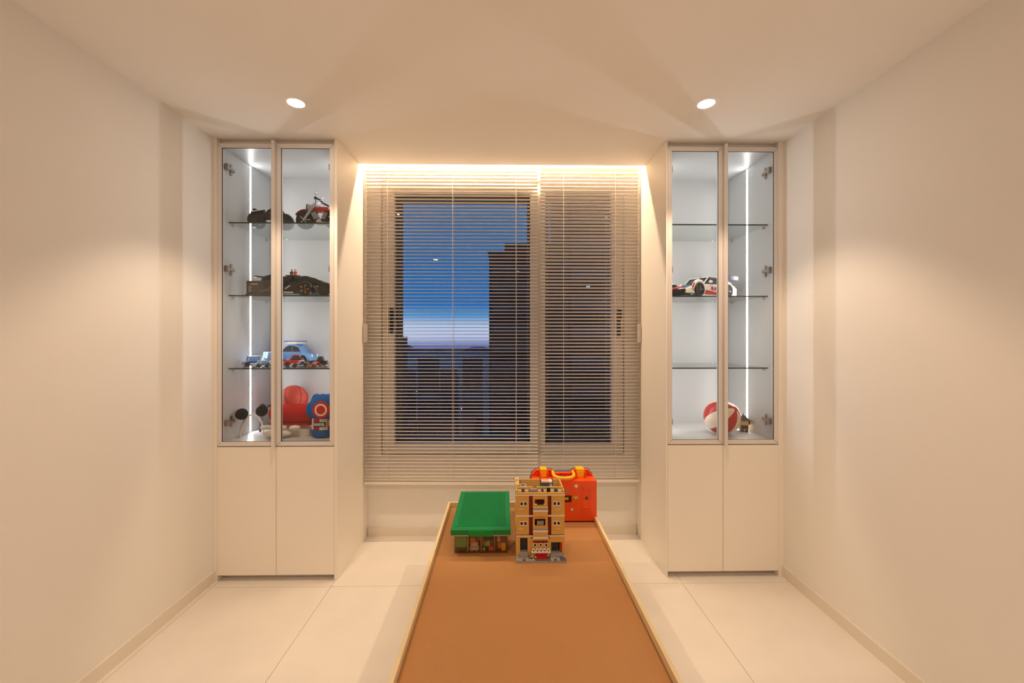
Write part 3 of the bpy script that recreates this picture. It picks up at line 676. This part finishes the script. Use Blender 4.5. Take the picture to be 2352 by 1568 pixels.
def fender(pts, w, m, nm='fender'):
    g = G(); rings = []
    for p in pts:
        rings.append([(p[0], -w/2, p[2] - .003), (p[0], -w/2, p[2]), (p[0], -w/4, p[2] + .003), (p[0], w/4, p[2] + .003), (p[0], w/2, p[2]), (p[0], w/2, p[2] - .003)])
    return g.loft(rings).obj(nm, m, t, smooth=True)
def arc(cx_, cz_, r, a0, a1, n=9): return [(cx_ + math.cos(R(a0 + (a1-a0)*k/(n-1))) * r, 0, cz_ + math.sin(R(a0 + (a1-a0)*k/(n-1))) * r) for k in range(n)]
fender(arc(fx, wr, wr + .006, 150, 5), .026, 'redplastic'); fender(arc(rx, wr, wr + .006, 150, 0), .036, 'redplastic')
G().loft([[(x_, y_ * s_, z_ + (0 if zz else 0)) for (y_, zz, z_) in ((-.016, 0, .088), (-.020, 1, .100), (-.010, 1, .113), (.010, 1, .113), (.020, 1, .100), (.016, 0, .088))] for x_, s_ in ((-.046, .5), (-.034, .95), (-.010, 1.05), (.012, .7), (.022, .35))]).obj('fuel_tank', 'redplastic', t, smooth=True)
G().lathe([(.0001, 0), (.007, .002), (.007, .006), (.0001, .007)], (-.020, 0, .1125), 'z', 14).obj('tank_cap', 'chrome', t, smooth=True)
G().box(-.002, .044, -.014, .014, .086, .096).bevel(.004, 2).obj('saddle', 'carbon', t, smooth=True); G().box(.040, .068, -.012, .012, .094, .104).bevel(.004, 2).obj('saddle', 'carbon', t, smooth=True)
for k, (x0, tilt) in enumerate(((-.030, 25), (.000, -25))):
    eng = G()
    for j in range(6): eng.box(-.012, .012, -.017, .017, .004 + j*.0062, .0075 + j*.0062)
    eng.xf(Matrix.Translation((x0 - .002, 0, .048)) @ Matrix.Rotation(R(-tilt), 4, 'Y')).obj('engine_fins', 'chrome', t)
    G().box(-.009, .009, -.013, .013, .002, .044).xf(Matrix.Translation((x0 - .002, 0, .048)) @ Matrix.Rotation(R(-tilt), 4, 'Y')).obj('cylinder', 'carbon', t)
G().box(-.040, .030, -.016, .016, .026, .050).bevel(.006, 2).obj('engine_block', 'carbon', t, smooth=True)
G().cyl((-.018, -.0165, .036), (-.018, -.022, .036), .013, n=16).obj('engine_cover', 'chrome', t, smooth=True)
for sg in (-1, 1):
    G().tube([(fx + .050, 0, .124), (fx + .060, sg*.018, .138), (fx + .068, sg*.036, .148), (fx + .082, sg*.044, .140)], .003, 8).obj('handlebar', 'chrome', t, smooth=True)
    G().cyl((fx + .072, sg*.040, .147), (fx + .098, sg*.048, .134), .0048, n=10).obj('grip', 'carbon', t, smooth=True)
    G().ball((fx + .066, sg*.034, .150), (.008, .006, .008), 10, 8).obj('switch_box', 'carbon', t, smooth=True)
    mr = G().tube([(fx + .066, sg*.036, .150), (fx + .070, sg*.042, .168)], .0015, 6).obj('mirror_stalk', 'chrome', t)
    G().ball((fx + .072, sg*.044, .172), (.005, .009, .006), 12, 8).obj('mirror', 'chrome', mr, smooth=True)
G().tube([(-.02, -.024, .030), (.03, -.026, .024), (.088, -.026, .030)], [.006, .007, .008], 10).obj('exhaust_pipe', 'chrome', t, smooth=True)
G().tube([(fx + .050, 0, .115), (-.050, 0, .075), (-.040, 0, .030), (.050, 0, .030), (.060, 0, .047)], .004, 8).obj('frame_tube', 'carbon', t, smooth=True)

# --- black fat-tyred motorcycle
t = thing('toy_motorcycle', 'black model motorcycle with fat tyres beside the red cruiser on the top shelf', 'toy motorcycle', (-1.318, 2.355, SH[1]), R(14))
for x in (-.090, .056): wheel(t, x, 0, .047, .047, .044, 'rim_grey', .75, spokes=6)
for sg in (-1, 1):
    G().loft([[(-.100, sg*.026 - .003, .055), (-.100, sg*.026 + .003, .055), (-.098, sg*.026 + .003, .072), (-.098, sg*.026 - .003, .072)], [(-.030, sg*.020 - .004, .060), (-.030, sg*.020 + .004, .060), (-.030, sg*.020 + .004, .088), (-.030, sg*.020 - .004, .088)], [(.050, sg*.027 - .003, .044), (.050, sg*.027 + .003, .044), (.050, sg*.027 + .003, .056), (.050, sg*.027 - .003, .056)]]).obj('frame_plate', 'carbon', t)
G().prism([(-.115, .088), (-.098, .112), (-.080, .098), (-.045, .092), (-.030, .108), (-.010, .120), (.005, .136), (.014, .160), (.024, .164), (.026, .140), (.040, .118), (.050, .100), (.020, .078), (-.060, .070)], 'y', -.016, .016).obj('body_shell', 'carbon', t, bevel=.003)
G().box(-.055, .000, -.022, .022, .070, .092).bevel(.004).obj('side_armour', 'darkgrey', t)
for sg in (-1, 1):
    G().cyl((-.112, sg*.030, .082), (-.040, sg*.030, .098), .006, n=10).obj('barrel', 'carbon', t, smooth=True)
    G().cyl((.004, sg*.010, .130), (-.004, sg*.040, .136), .004, n=8).obj('grip', 'carbon', t, smooth=True)
    G().box(-.01, .03, sg*.020 - .004, sg*.020 + .004, .098, .120).obj('side_plate', 'rim_grey', t, bevel=.002)
G().cyl((-.096, 0, .100), (-.108, 0, .108), .012, .009, 14).obj('headlight', 'rim_grey', t, smooth=True)

# --- black armoured model car with display plaque
t = thing('toy_armoured_car', 'large black angular model car with fat tyres on the second shelf', 'toy car', (-1.187, 2.400, SH[2]), R(4))
hullL = [[(-.22, -.05, .030), (-.22, .05, .030), (-.22, .05, .050), (-.22, -.05, .050)], [(-.12, -.075, .022), (-.12, .075, .022), (-.12, .055, .100), (-.12, -.055, .100)],
         [(-.04, -.080, .020), (-.04, .080, .020), (-.04, .045, .130), (-.04, -.045, .130)], [(.06, -.070, .022), (.06, .070, .022), (.06, .040, .112), (.06, -.040, .112)],
         [(.15, -.060, .028), (.15, .060, .028), (.15, .035, .080), (.15, -.035, .080)], [(.22, -.045, .034), (.22, .045, .034), (.22, .030, .056), (.22, -.030, .056)]]
G().loft(hullL).obj('hull', 'carbon', t)
for sg in (-1, 1):
    for x, r, w in ((.062, .044, .050), (.172, .042, .046)): wheel(t, x, sg*.092, r, r, w, 'gold' if x < .1 else 'rim_grey', .4)
    wheel(t, -.150, sg*.062, .034, .034, .036, 'rim_grey', .5)
    G().prism([(-.19, .050), (-.10, .052), (-.03, .100), (-.02, .122), (-.06, .116), (-.12, .080)], 'y', sg*.060 - .010, sg*.060 + .010).obj('armour_plate', 'carbon', t, bevel=.002)
    G().prism([(-.03, .096), (.04, .126), (.10, .112), (.16, .084), (.19, .066), (.12, .074), (.02, .088)], 'y', sg*.048 - .006, sg*.048 + .006).obj('armour_plate', 'carbon', t, bevel=.0015)
    G().cyl((-.245, sg*.034, .122), (-.10, sg*.034, .108), .0055, n=8).obj('front_bar', 'rim_grey', t, smooth=True); G().prism([(-.20, .092), (-.185, .118), (-.13, .136), (-.09, .132), (-.12, .100)], 'y', sg*.052 - .008, sg*.052 + .008).obj('front_plate', 'carbon', t, bevel=.002); G().box(-.16, -.14, sg*.05 - .006, sg*.05 + .006, .06, .10).obj('plate_post', 'carbon', t)
    G().cyl((-.05, sg*.092, .046), (-.025, sg*.092, .064), .004, n=8).obj('strut', 'silver', t, smooth=True)
    G().box(-.06, -.01, sg*.088 - .002, sg*.088 + .002, .022, .030).obj('side_step', 'silver', t)
for k in range(6):
    for sg in (-1, 1):
        G().box(-.10 + k * .026, -.082 + k * .026, sg * (.060 - .002 * k) - .003, sg * (.060 - .002 * k) + .003, .070 + .004 * (k % 3), .082 + .004 * (k % 3)).obj('panel_plate', 'rim_grey' if k % 2 else 'darkgrey', t)
G().box(-.075, .000, -.034, .034, .1245, .1325).bevel(.003).obj('cockpit_roof', 'darkgrey', t)
for k in range(4): G().box(.02 + k*.034, .048 + k*.034, -.036, .036, .121 - k*.013, .127 - k*.013).obj('rear_fin', 'carbon', t)
for k in range(3): G().cyl((.195, -.025 + k*.025, .044), (.212, -.025 + k*.025, .046), .009, .011, 12).obj('exhaust', 'rim_grey', t, smooth=True)
t = thing('display_plaque', 'dark printed plaque leaning in front of the black model car', 'plaque', (-1.335, 2.240, SH[2]))
pl = G().box(-.070, .095, -.003, .003, .010, .082).prism([(-.070, 0), (.095, 0), (.095, .010), (-.070, .010)], 'y', -.012, .016)
pl = pl.obj('plaque_board', 'rim_grey', t, bevel=.001)
pl.data.materials[0] = mat('plaque_brown', (62, 54, 50), 0.5)
text('plaque_lettering', 'TUMBLER', .0105, 'offwhite', t, (-.030, -.0034, .063))
for k in range(7): G().box(-.058, -.046 + .004 * (k % 3), -.0036, -.0031, .020 + k*.0052, .0225 + k*.0052).obj('plaque_line', 'lightgrey', t)
for k in range(5):
    G().tube([(.000 + k*.012, -.0036, .018 + k*.006), (.030 + k*.010, -.0036, .030 + k*.006), (.055 + k*.006, -.0036, .026 + k*.008)], .0007, 5).obj('plaque_sketch', 'lightgrey', t)
def minifig(x, y, z, shirt, trousers, hair, label):
    t = thing('toy_figure', label, 'toy figure', (x, y, z), R(15))
    G().box(-.0072, -.0005, -.004, .004, 0, .012).box(.0005, .0072, -.004, .004, 0, .012).obj('legs', trousers, t, bevel=.0008)
    G().loft([[(-.0075, -.004, .012), (.0075, -.004, .012), (.0075, .004, .012), (-.0075, .004, .012)], [(-.0052, -.0035, .025), (.0052, -.0035, .025), (.0052, .0035, .025), (-.0052, .0035, .025)]]).obj('torso', shirt, t)
    for sg in (-1, 1):
        G().tube([(sg*.0060, 0, .0235), (sg*.0088, -.001, .019), (sg*.0092, -.004, .0145)], .0020, 6).obj('arm', shirt, t, smooth=True)
        G().ball((sg*.0092, -.0048, .0135), .0019, 8, 6).obj('hand', 'skin', t, smooth=True)
    G().cyl((0, 0, .0252), (0, 0, .0335), .0045, n=12).obj('head', 'skin', t, smooth=True)
    G().ball((0, .0006, .0335), (.0054, .0054, .0040), 12, 8).obj('hair', hair, t, smooth=True)
minifig(-1.243, 2.398, SH[2] + .1328, 'darkgrey', 'darkgrey', 'carbon', 'grey toy minifigure standing on the black model car')
minifig(-1.221, 2.396, SH[2] + .1328, 'orange', 'orange', 'brown', 'orange toy minifigure standing on the black model car')

# --- small brick-built cars
def car(label, loc, rz, L, W, Hh, body, accent, glass='smoke', style='sedan', wr=.011, group='brick-built cars on the third shelf', hub='rim_grey'):
    t = thing('toy_car', label, 'toy car', loc, rz, group); h = L / 2; b = wr * .55
    waist = Hh * .55
    G().prism([(-h, b + .002), (h, b + .002), (h, waist * .92), (h * .9, waist), (-h * .55, waist), (-h * .92, waist * .82), (-h, waist * .6)], 'y', -W/2, W/2).obj('body', body, t, bevel=.0015)
    if style == 'sedan': cab_ = [(-h * .42, waist), (-h * .12, Hh), (h * .45, Hh), (h * .78, waist)]
    elif style == 'van': cab_ = [(-h * .55, waist), (-h * .38, Hh), (h * .9, Hh), (h * .95, waist)]
    else: cab_ = [(-h * .20, waist), (h * .06, Hh), (h * .42, Hh), (h * .62, waist)]
    G().prism(cab_, 'y', -W * .40, W * .40).obj('cabin_glass', glass, t)
    xs_ = [p[0] for p in cab_]
    G().box(cab_[1][0] - .001, cab_[2][0] + .001, -W * .42, W * .42, Hh - .001, Hh + .0022).obj('roof', accent, t)
    for sg in (-1, 1):
        for p in (0, 2):
            a, b2 = cab_[p], cab_[p + 1]
            G().cyl((a[0], sg * W * .40, a[1]), (b2[0], sg * W * .40, b2[1]), .0016, n=5).obj('pillar', accent, t)
        for x in (-h * .62, h * .60): wheel(t, x, sg * (W / 2 - .003), wr, wr, .009, hub)
        G().box(-h - .0012, -h + .001, sg * W * .34 - .004, sg * W * .34 + .004, waist * .52, waist * .72).obj('headlamp', 'offwhite', t)
        y0, y1 = sorted((sg * W / 2, sg * (W / 2 + .0008)))
        G().box(-h * .38, h * .36, y0, y1, waist * .48, waist * .66).obj('side_stripe', accent, t)
        G().box(-h * .93, -h * .5, sg * W * .17 - .0035, sg * W * .17 + .0035, waist * .80, waist + .0012).obj('bonnet_stripe', accent, t)
    G().box(-h - .003, -h, -W * .46, W * .46, b + .001, b + .007).obj('bumper', accent, t); G().box(h, h + .003, -W * .46, W * .46, b + .001, b + .007).obj('bumper', accent, t)
    G().box(-h - .0016, -h, -W * .22, W * .22, waist * .34, waist * .52).obj('grille', 'carbon', t)
    return t
z3 = SH[3]
car('dark blue and white brick-built pickup at the end of the third shelf', (-1.417, 2.302, z3), R(48), .086, .052, .058, 'blueplastic', 'white', 'skyblue', 'van', .013)
car('blue and white brick-built police car facing out beside the strip light', (-1.338, 2.258, z3), R(62), .085, .046, .036, 'blueplastic', 'white', 'greyblue', 'sedan')
car('pale blue and white brick-built van behind the police car', (-1.388, 2.420, z3), R(58), .086, .062, .076, 'greyblue', 'white', 'skyblue', 'van', .013)
car('small blue and white brick-built racer low on the third shelf', (-1.276, 2.240, z3), R(35), .062, .036, .024, 'navy', 'white', 'smoke', 'sport', .009)
car('red and white brick-built sports car beside the blue racer', (-1.200, 2.340, z3), R(30), .105, .058, .062, 'redplastic', 'redplastic', 'smoke', 'sedan', .013)
car('blue brick-built racer with white bonnet stripes at the shelf front', (-1.128, 2.262, z3), R(36), .088, .046, .034, 'blueplastic', 'white', 'smoke', 'sport', .011)
car('orange and yellow brick-built racer beside the striped blue racer', (-1.052, 2.275, z3), R(62), .070, .042, .026, 'redplastic', 'orangeplastic', 'smoke', 'sport', .010, hub='gold')
car('black brick-built racer behind the striped blue racer', (-1.080, 2.390, z3), R(12), .090, .044, .050, 'carbon', 'carbon', 'smoke', 'sport', .011)
# big light-blue rounded car
t = thing('toy_car', 'large sky blue rounded model car with surfboard at the back of the third shelf', 'toy car', (-1.285, 2.524, z3), 0, 'brick-built cars on the third shelf'); t.scale = (.90, 1, 1.12)
prof = [(.125, .018), (.128, .040), (.112, .058), (.070, .066), (.052, .094), (.022, .110), (-.020, .110), (-.050, .094), (-.078, .066), (-.118, .054), (-.130, .036), (-.128, .018)]
G().prism(prof, 'y', -.046, .046).bevel(.008, 3).obj('body', 'skyblue', t, smooth=True)
for sg in (-1, 1):
    y0, y1 = sorted((sg * .0462, sg * .0476))
    G().prism([(.058, .070), (.044, .092), (.008, .102), (.008, .070)], 'y', y0, y1).obj('side_window', 'smoke', t); G().prism([(.002, .070), (.002, .102), (-.020, .102), (-.042, .092), (-.062, .070)], 'y', y0, y1).obj('side_window', 'smoke', t)
    for x in (-.080, .080):
        wheel(t, x, sg * .048, .024, .024, .020, 'white', .5)
        G().tube(arc(x, .024, .030, 170, 10), .006, 8).xf(Matrix.Translation((0, sg * .052, 0))).obj('wing', 'skyblue', t, smooth=True)
    G().cyl((.128, sg * .034, .046), (.133, sg * .034, .046), .008, n=12).obj('headlamp', 'white', t, smooth=True)
    G().box(-.030, .030, sg * .036 - .002, sg * .036 + .002, .112, .122).obj('roof_rack', 'white', t)
G().box(-.045, .045, -.042, .042, .1101, .1135).obj('roof_panel', 'white', t, bevel=.001)
G().prism([(-.075, -.008), (-.06, -.016), (.05, -.016), (.08, 0), (.05, .016), (-.06, .016), (-.075, .008)], 'z', .1225, .127).obj('surfboard', 'blueplastic', t, bevel=.001)

# --- bottom compartment: plush and headbands
z4 = SH[4]
def headband(label, loc, rz, band_m, ball_m, r=.064, ballr=.026, hf=1.9):
    t = thing('headband', label, 'headband', loc, rz)
    rings = []
    n = 16
    for k in range(n + 1):
        a = math.pi * k / n; c_, s_ = math.cos(a), math.sin(a); w = .009 * (0.6 + .6 * s_)
        p, q = r, r - .003
        rings.append([(p*c_, -w, p*s_*hf), (p*c_, w, p*s_*hf), (q*c_, w, q*s_*hf), (q*c_, -w, q*s_*hf)])
    G().loft(rings).obj('band', band_m, t, smooth=True)
    for a in (R(52), R(128)): G().ball((math.cos(a) * (r + ballr * .75), 0, math.sin(a) * (r + ballr * .75) * hf), ballr, 20, 14).obj('pompom', ball_m, t, smooth=True)
    return t
headband('cream headband with two black fur pompoms standing in the bottom compartment', (-1.412, 2.297, z4), R(59), 'whiteplush', 'fur', .064, .031)
headband('dark grey felt headband behind the cream one in the bottom compartment', (-1.402, 2.438, z4), R(75), 'greyfelt', 'greyfelt', .060, .019, 2.5)
# red ball
t = thing('toy_ball', 'red rubber ball with black seams at the back of the bottom compartment', 'ball', (-1.285, 2.500, z4 + .1735))
G().ball((0, 0, 0), .083, 32, 20).obj('ball_skin', 'ballred', t, smooth=True)
for m_ in (Matrix.Rotation(R(18), 4, 'Y') @ Matrix.Rotation(R(90), 4, 'X'), Matrix.Rotation(R(72), 4, 'Y'), Matrix.Rotation(R(-35), 4, 'Z') @ Matrix.Rotation(R(80), 4, 'X'), Matrix.Rotation(R(35), 4, 'X')):
    G().tube([(.0832 * math.cos(2*math.pi*k/32), .0832 * math.sin(2*math.pi*k/32), 0) for k in range(32)], .0013, 6, closed=True).xf(m_).obj('ball_seam', 'seam', t, smooth=True)
st_ = G().lathe([(.062, 0), (.070, .004), (.070, .080), (.058, .088), (.045, .086)], (-1.285, 2.500, z4), 'z', 24).obj('ball_stand', 'whiteplush', smooth=True)
tag(st_, 'low white padded stool under the red ball in the bottom compartment', 'stand')
# red bolster
t = thing('bolster_cushion', 'fat red plush bolster lying along the bottom compartment', 'cushion', (-1.205, 2.345, z4 + .116), R(-3))
G().lathe([(.0001, -.128), (.024, -.127), (.044, -.118), (.052, -.095), (.055, 0), (.052, .095), (.044, .118), (.024, .127), (.0001, .128)], (0, 0, 0), 'x', 28).obj('cushion_body', 'redplush', t, smooth=True)
G().box(-.115, .115, -.046, .040, -.060, -.048).bevel(.005, 2).obj('cushion_skirt', 'redplush', t, smooth=True)
def pad(label, x, y, z, rx_, ry_, rz_, rot=0):
    o = G().ball((0, 0, 0), (rx_, ry_, rz_), 24, 14).obj('pad_cushion', 'whiteplush', smooth=True, loc=(x, y, z4 + z), rot=(0, 0, rot)); return tag(o, label, 'cushion', 'small white pads under the red bolster')
pad('long white pad lying flat in front of the red bolster', -1.250, 2.256, .021, .078, .034, .021)
pad('white pad stacked on the long pad at its end by the headbands', -1.312, 2.268, .053, .036, .020, .013, .2)
pad('white pad stacked on the long pad beside the door frame', -1.236, 2.268, .053, .034, .020, .012, -.1)
pad('round white pad alone beside the blue mitt cushion', -1.158, 2.268, .0515, .030, .020, .013)
b_ = G().box(-.150, .060, -.034, .050, 0, .0375).bevel(.008, 2).obj('folded_towel', 'whiteplush', smooth=True, loc=(-1.150, 2.330, z4)); tag(b_, 'folded white towel under the round pad and the bolster', 'towel')
# dark red cushion behind
o = G().ball((0, 0, 0), (.060, .020, .070), 20, 14).obj('round_cushion', 'darkredcloth', smooth=True, loc=(-1.035, 2.510, z4 + .072), rot=(R(-12), R(15), 0)); tag(o, 'dark red round cushion half hidden behind the blue mitt', 'cushion')
# blue mitt cushion
t = thing('mitt_cushion', 'blue plush mitt cushion with red and white band reading MARVEL', 'cushion', (-1.004, 2.292, z4))
G().lathe([(.0001, .0005), (.050, .001), (.062, .008), (.066, .022), (.066, .046)], (0, 0, 0), 'z', 32).obj('mitt_base', 'blueplush', t, smooth=True)
bw = 10
for k in range(bw):
    a0, a1 = R(-180 + 36 * k + 18 - 90 - 18), R(-180 + 36 * (k + 1) - 90)
    ring = lambda r_, z_: [(r_ * math.cos(a0 + (a1 - a0) * j / 6), r_ * math.sin(a0 + (a1 - a0) * j / 6), z_) for j in range(7)]
    g = G(); v0 = [g.bm.verts.new(p) for p in ring(.0655, .046)]; v1 = [g.bm.verts.new(p) for p in ring(.0640, .108)]
    for j in range(6): g.bm.faces.new((v0[j], v0[j+1], v1[j+1], v1[j]))
    g.obj('band_stripe', 'redcloth' if k % 2 == 0 else 'whiteplush', t, smooth=True)
hd_ = G().lathe([(.064, .106), (.074, .120), (.080, .150), (.078, .185), (.066, .212), (.040, .228), (.0001, .231)], (0, 0, 0), 'z', 32)
hd_.obj('mitt_hand', 'blueplush', t, smooth=True)
for x in (-.045, -.012, .024): G().ball((x, 0, .206), (.024, .034, .030), 16, 12).obj('mitt_knuckle', 'blueplush', t, smooth=True)
G().ball((-.070, -.020, .150), (.022, .028, .042), 16, 12).obj('mitt_thumb', 'blueplush', t, smooth=True)
for r_, m, d in ((.046, 'redcloth', 0), (.034, 'whiteplush', .0015), (.024, 'redcloth', .003)):
    G().lathe([(.0001, -.003 - d), (r_ * .96, -.0028 - d), (r_, -.001 - d), (r_, .006), (.0001, .006)], (.016, -.0815, .160), 'y', 32).obj('patch_ring', m, t, smooth=True)
G().box(-.030, .034, -.0690, -.0640, .064, .090).obj('word_patch', 'carbon', t)
text('word_lettering', 'MARVEL', .0215, 'white', t, (.002, -.0694, .077), bold=.0006, sx=.74)

# --- race car in the other cabinet
t = thing('toy_race_car', 'large white and red model race car with rear wing on the second shelf', 'toy car', (1.160, 2.386, SH[2]), R(27)); t.scale = (1.19,) * 3
L2, W2 = .185, .080
lower = [(-L2, .012), (L2 * .98, .012), (L2, .050), (L2 * .86, .066), (L2 * .45, .066), (-L2 * .30, .062), (-L2 * .75, .050), (-L2 * .98, .036)]
G().prism(lower, 'y', -W2, W2).obj('body', 'white', t, bevel=.005)
G().prism([(-L2 * .22, .062), (L2 * .02, .102), (L2 * .30, .104), (L2 * .78, .066)], 'y', -W2 * .70, W2 * .70).obj('cabin_glass', 'smoke', t, bevel=.004)
G().prism([(-L2 * .02, .1005), (L2 * .02, .1055), (L2 * .32, .1065), (L2 * .40, .1000)], 'y', -W2 * .62, W2 * .62).obj('roof', 'white', t, bevel=.001)
G().box(-L2 * 1.02, -L2 * .80, -W2 * .86, W2 * .86, .004, .034).bevel(.003).obj('front_grille', 'carbon', t)
G().box(-L2 * 1.10, -L2 * .70, -W2, W2, .002, .006).obj('front_splitter', 'carbon', t)
G().prism([(-L2 * .985, .0365), (-L2 * .985, .040), (-L2 * .55, .060), (-L2 * .55, .0565)], 'y', -W2 * .30, W2 * .30).xf(Matrix.Translation((-.001, 0, .0012))).obj('bonnet_stripe', 'redplastic', t)
for sg in (-1, 1):
    for x, r in ((-L2 * .56, .0335), (L2 * .58, .0345)):
        wheel(t, x, sg * (W2 - .006), r, r, .026, 'rim_grey', .7, spokes=8)
        pts = arc(x, r, r + .0055, 185, -5, 11)
        G().tube(pts, [.004, .0065, .008, .009, .0095, .0095, .0095, .009, .008, .0065, .004], 10).xf(Matrix.Translation((0, sg * (W2 - .002), 0))).obj('wheel_arch', 'white', t, smooth=True)
        y0, y1 = sorted((sg * (W2 - .004), sg * (W2 + .006)))
        G().prism([(p[0], p[2]) for p in arc(x, r, r + .004, 175, 5, 11)], 'y', *sorted((sg * (W2 - .020), sg * (W2 + .0005)))).obj('arch_liner', 'carbon', t)
        G().tube(arc(x, r, r + .016, 172, 140, 4), .0030, 6).xf(Matrix.Translation((0, sg * (W2 + .004), 0))).obj('arch_flash', 'redplastic', t)
    y0, y1 = sorted((sg * W2, sg * (W2 + .0022)))
    G().prism([(-L2 * .34, .012), (L2 * .36, .012), (L2 * .36, .020), (-L2 * .30, .034)], 'y', y0, y1).obj('side_flash', 'redplastic', t)
    G().box(-L2 * .08, L2 * .10, y0, y1, .036, .050).obj('number_panel', 'redplastic', t)
    text('number_lettering', '91', .014, 'white', t, (L2 * .01, sg * (W2 + .0024), .043), (R(90), 0, 0 if sg < 0 else R(180)), .0002, .0003)
    G().prism([(-L2 * .17, .064), (L2 * .04, .098), (L2 * .28, .099), (L2 * .50, .070), (L2*.10, .066)], 'y', *sorted((sg * W2 * .705, sg * W2 * .72))).obj('side_window', 'smoke', t)
    G().tube([(-L2 * .24, sg * W2 * .71, .063), (L2 * .00, sg * W2 * .66, .103), (L2 * .30, sg * W2 * .66, .105), (L2 * .74, sg * W2 * .71, .068)], .0032, 8).obj('roof_rail', 'white', t, smooth=True)
    mi = G().ball((-L2 * .13, sg * (W2 + .004), .074), (.010, .008, .007), 12, 8).obj('wing_mirror', 'white', t, smooth=True)
    G().box(-L2 * .95, -L2 * .72, sg * W2 * .68 - .011, sg * W2 * .68 + .011, .036, .052).bevel(.004, 2).obj('headlamp', 'greyblue', t, smooth=True)
    G().box(L2 * .66, L2 * .76, sg * W2 * .5 - .003, sg * W2 * .5 + .003, .064, .100).obj('wing_post', 'carbon', t)
    G().box(L2 * .58, L2 * 1.02, sg * W2 * 1.02 - .0015, sg * W2 * 1.02 + .0015, .094, .112).obj('wing_end_plate', 'navy', t)
G().prism([(L2 * .56, .098), (L2 * .60, .103), (L2 * 1.00, .109), (L2 * 1.00, .105)], 'y', -W2, W2).obj('rear_wing', 'carbon', t)
G().box(L2 * .94, L2 * 1.04, -W2 * .9, W2 * .9, .010, .040).bevel(.003).obj('rear_diffuser', 'carbon', t)
G().box(L2 * .985, L2 * 1.005, -W2 * .85, W2 * .85, .046, .053).obj('tail_light', 'redplastic', t)
G().cyl((-L2 * .15 + .10, .012, .103), (-L2 * .15 + .10, .012, .118), .0008, n=5).obj('antenna', 'carbon', t)
G().cyl((-L2 * .02, -.014, .100), (-L2 * .02, -.014, .113), .0008, n=5).obj('antenna', 'carbon', t)
# --- striped ball and little hut in the bottom compartment
t = thing('toy_ball', 'large red and white panelled beach ball in the bottom compartment', 'ball', (1.252, 2.300, z4 + .0972))
for k in range(8):
    g = G(); a0, a1 = 2*math.pi*k/8, 2*math.pi*(k+1)/8; nn = 14; grid = []
    for i in range(nn + 1):
        ph = math.pi * i / nn; grid.append([g.bm.verts.new((.097 * math.sin(ph) * math.cos(a0 + (a1-a0)*j/4), .097 * math.sin(ph) * math.sin(a0 + (a1-a0)*j/4), .097 * math.cos(ph))) for j in range(5)])
    for i in range(nn):
        for j in range(4): g.bm.faces.new((grid[i][j], grid[i+1][j], grid[i+1][j+1], grid[i][j+1]))
    bmesh.ops.remove_doubles(g.bm, verts=g.bm.verts, dist=1e-6)
    g.obj('ball_panel', 'redplastic' if k % 2 else 'offwhite', t, smooth=True, rot=(R(52), R(14), R(22)))
G().lathe([(.0001, 0), (.014, .0005), (.014, .002), (.0001, .003)], (0, 0, .0965), 'z', 18).obj('ball_cap', 'redplastic', t, smooth=True, rot=(R(52), R(14), R(22)))
t = thing('toy_hut', 'small brown brick-built toy hut with dark pitched roof beside the beach ball', 'toy hut', (1.414, 2.362, z4), R(-14)); t.scale = (.82,) * 3
G().box(-.026, .026, -.022, .022, .016, .080).obj('hut_wall', 'tan', t, bevel=.001)
G().box(.0265, .036, -.022, .016, .052, .080).obj('hut_shutter', 'darkred', t, bevel=.001)
G().loft([[(-.036, -.030, .082), (.036, -.030, .082), (.036, .030, .082), (-.036, .030, .082)], [(-.006, -.005, .116), (.006, -.005, .116), (.006, .005, .116), (-.006, .005, .116)]]).obj('hut_roof', 'rim_grey', t)
G().cyl((0, 0, .116), (0, 0, .130), .005, .003, 8).obj('roof_knob', 'darkred', t)
G().box(-.024, .024, -.0235, -.022, .020, .046).obj('hut_door', 'brown', t)
G().box(-.020, .020, -.0235, -.022, .052, .074).obj('hut_window', 'skin', t)
for sg in (-1, 1): G().box(sg * .014 - .009, sg * .014 + .009, -.024, .014, 0, .016).obj('hut_foot', 'carbon', t, bevel=.003)
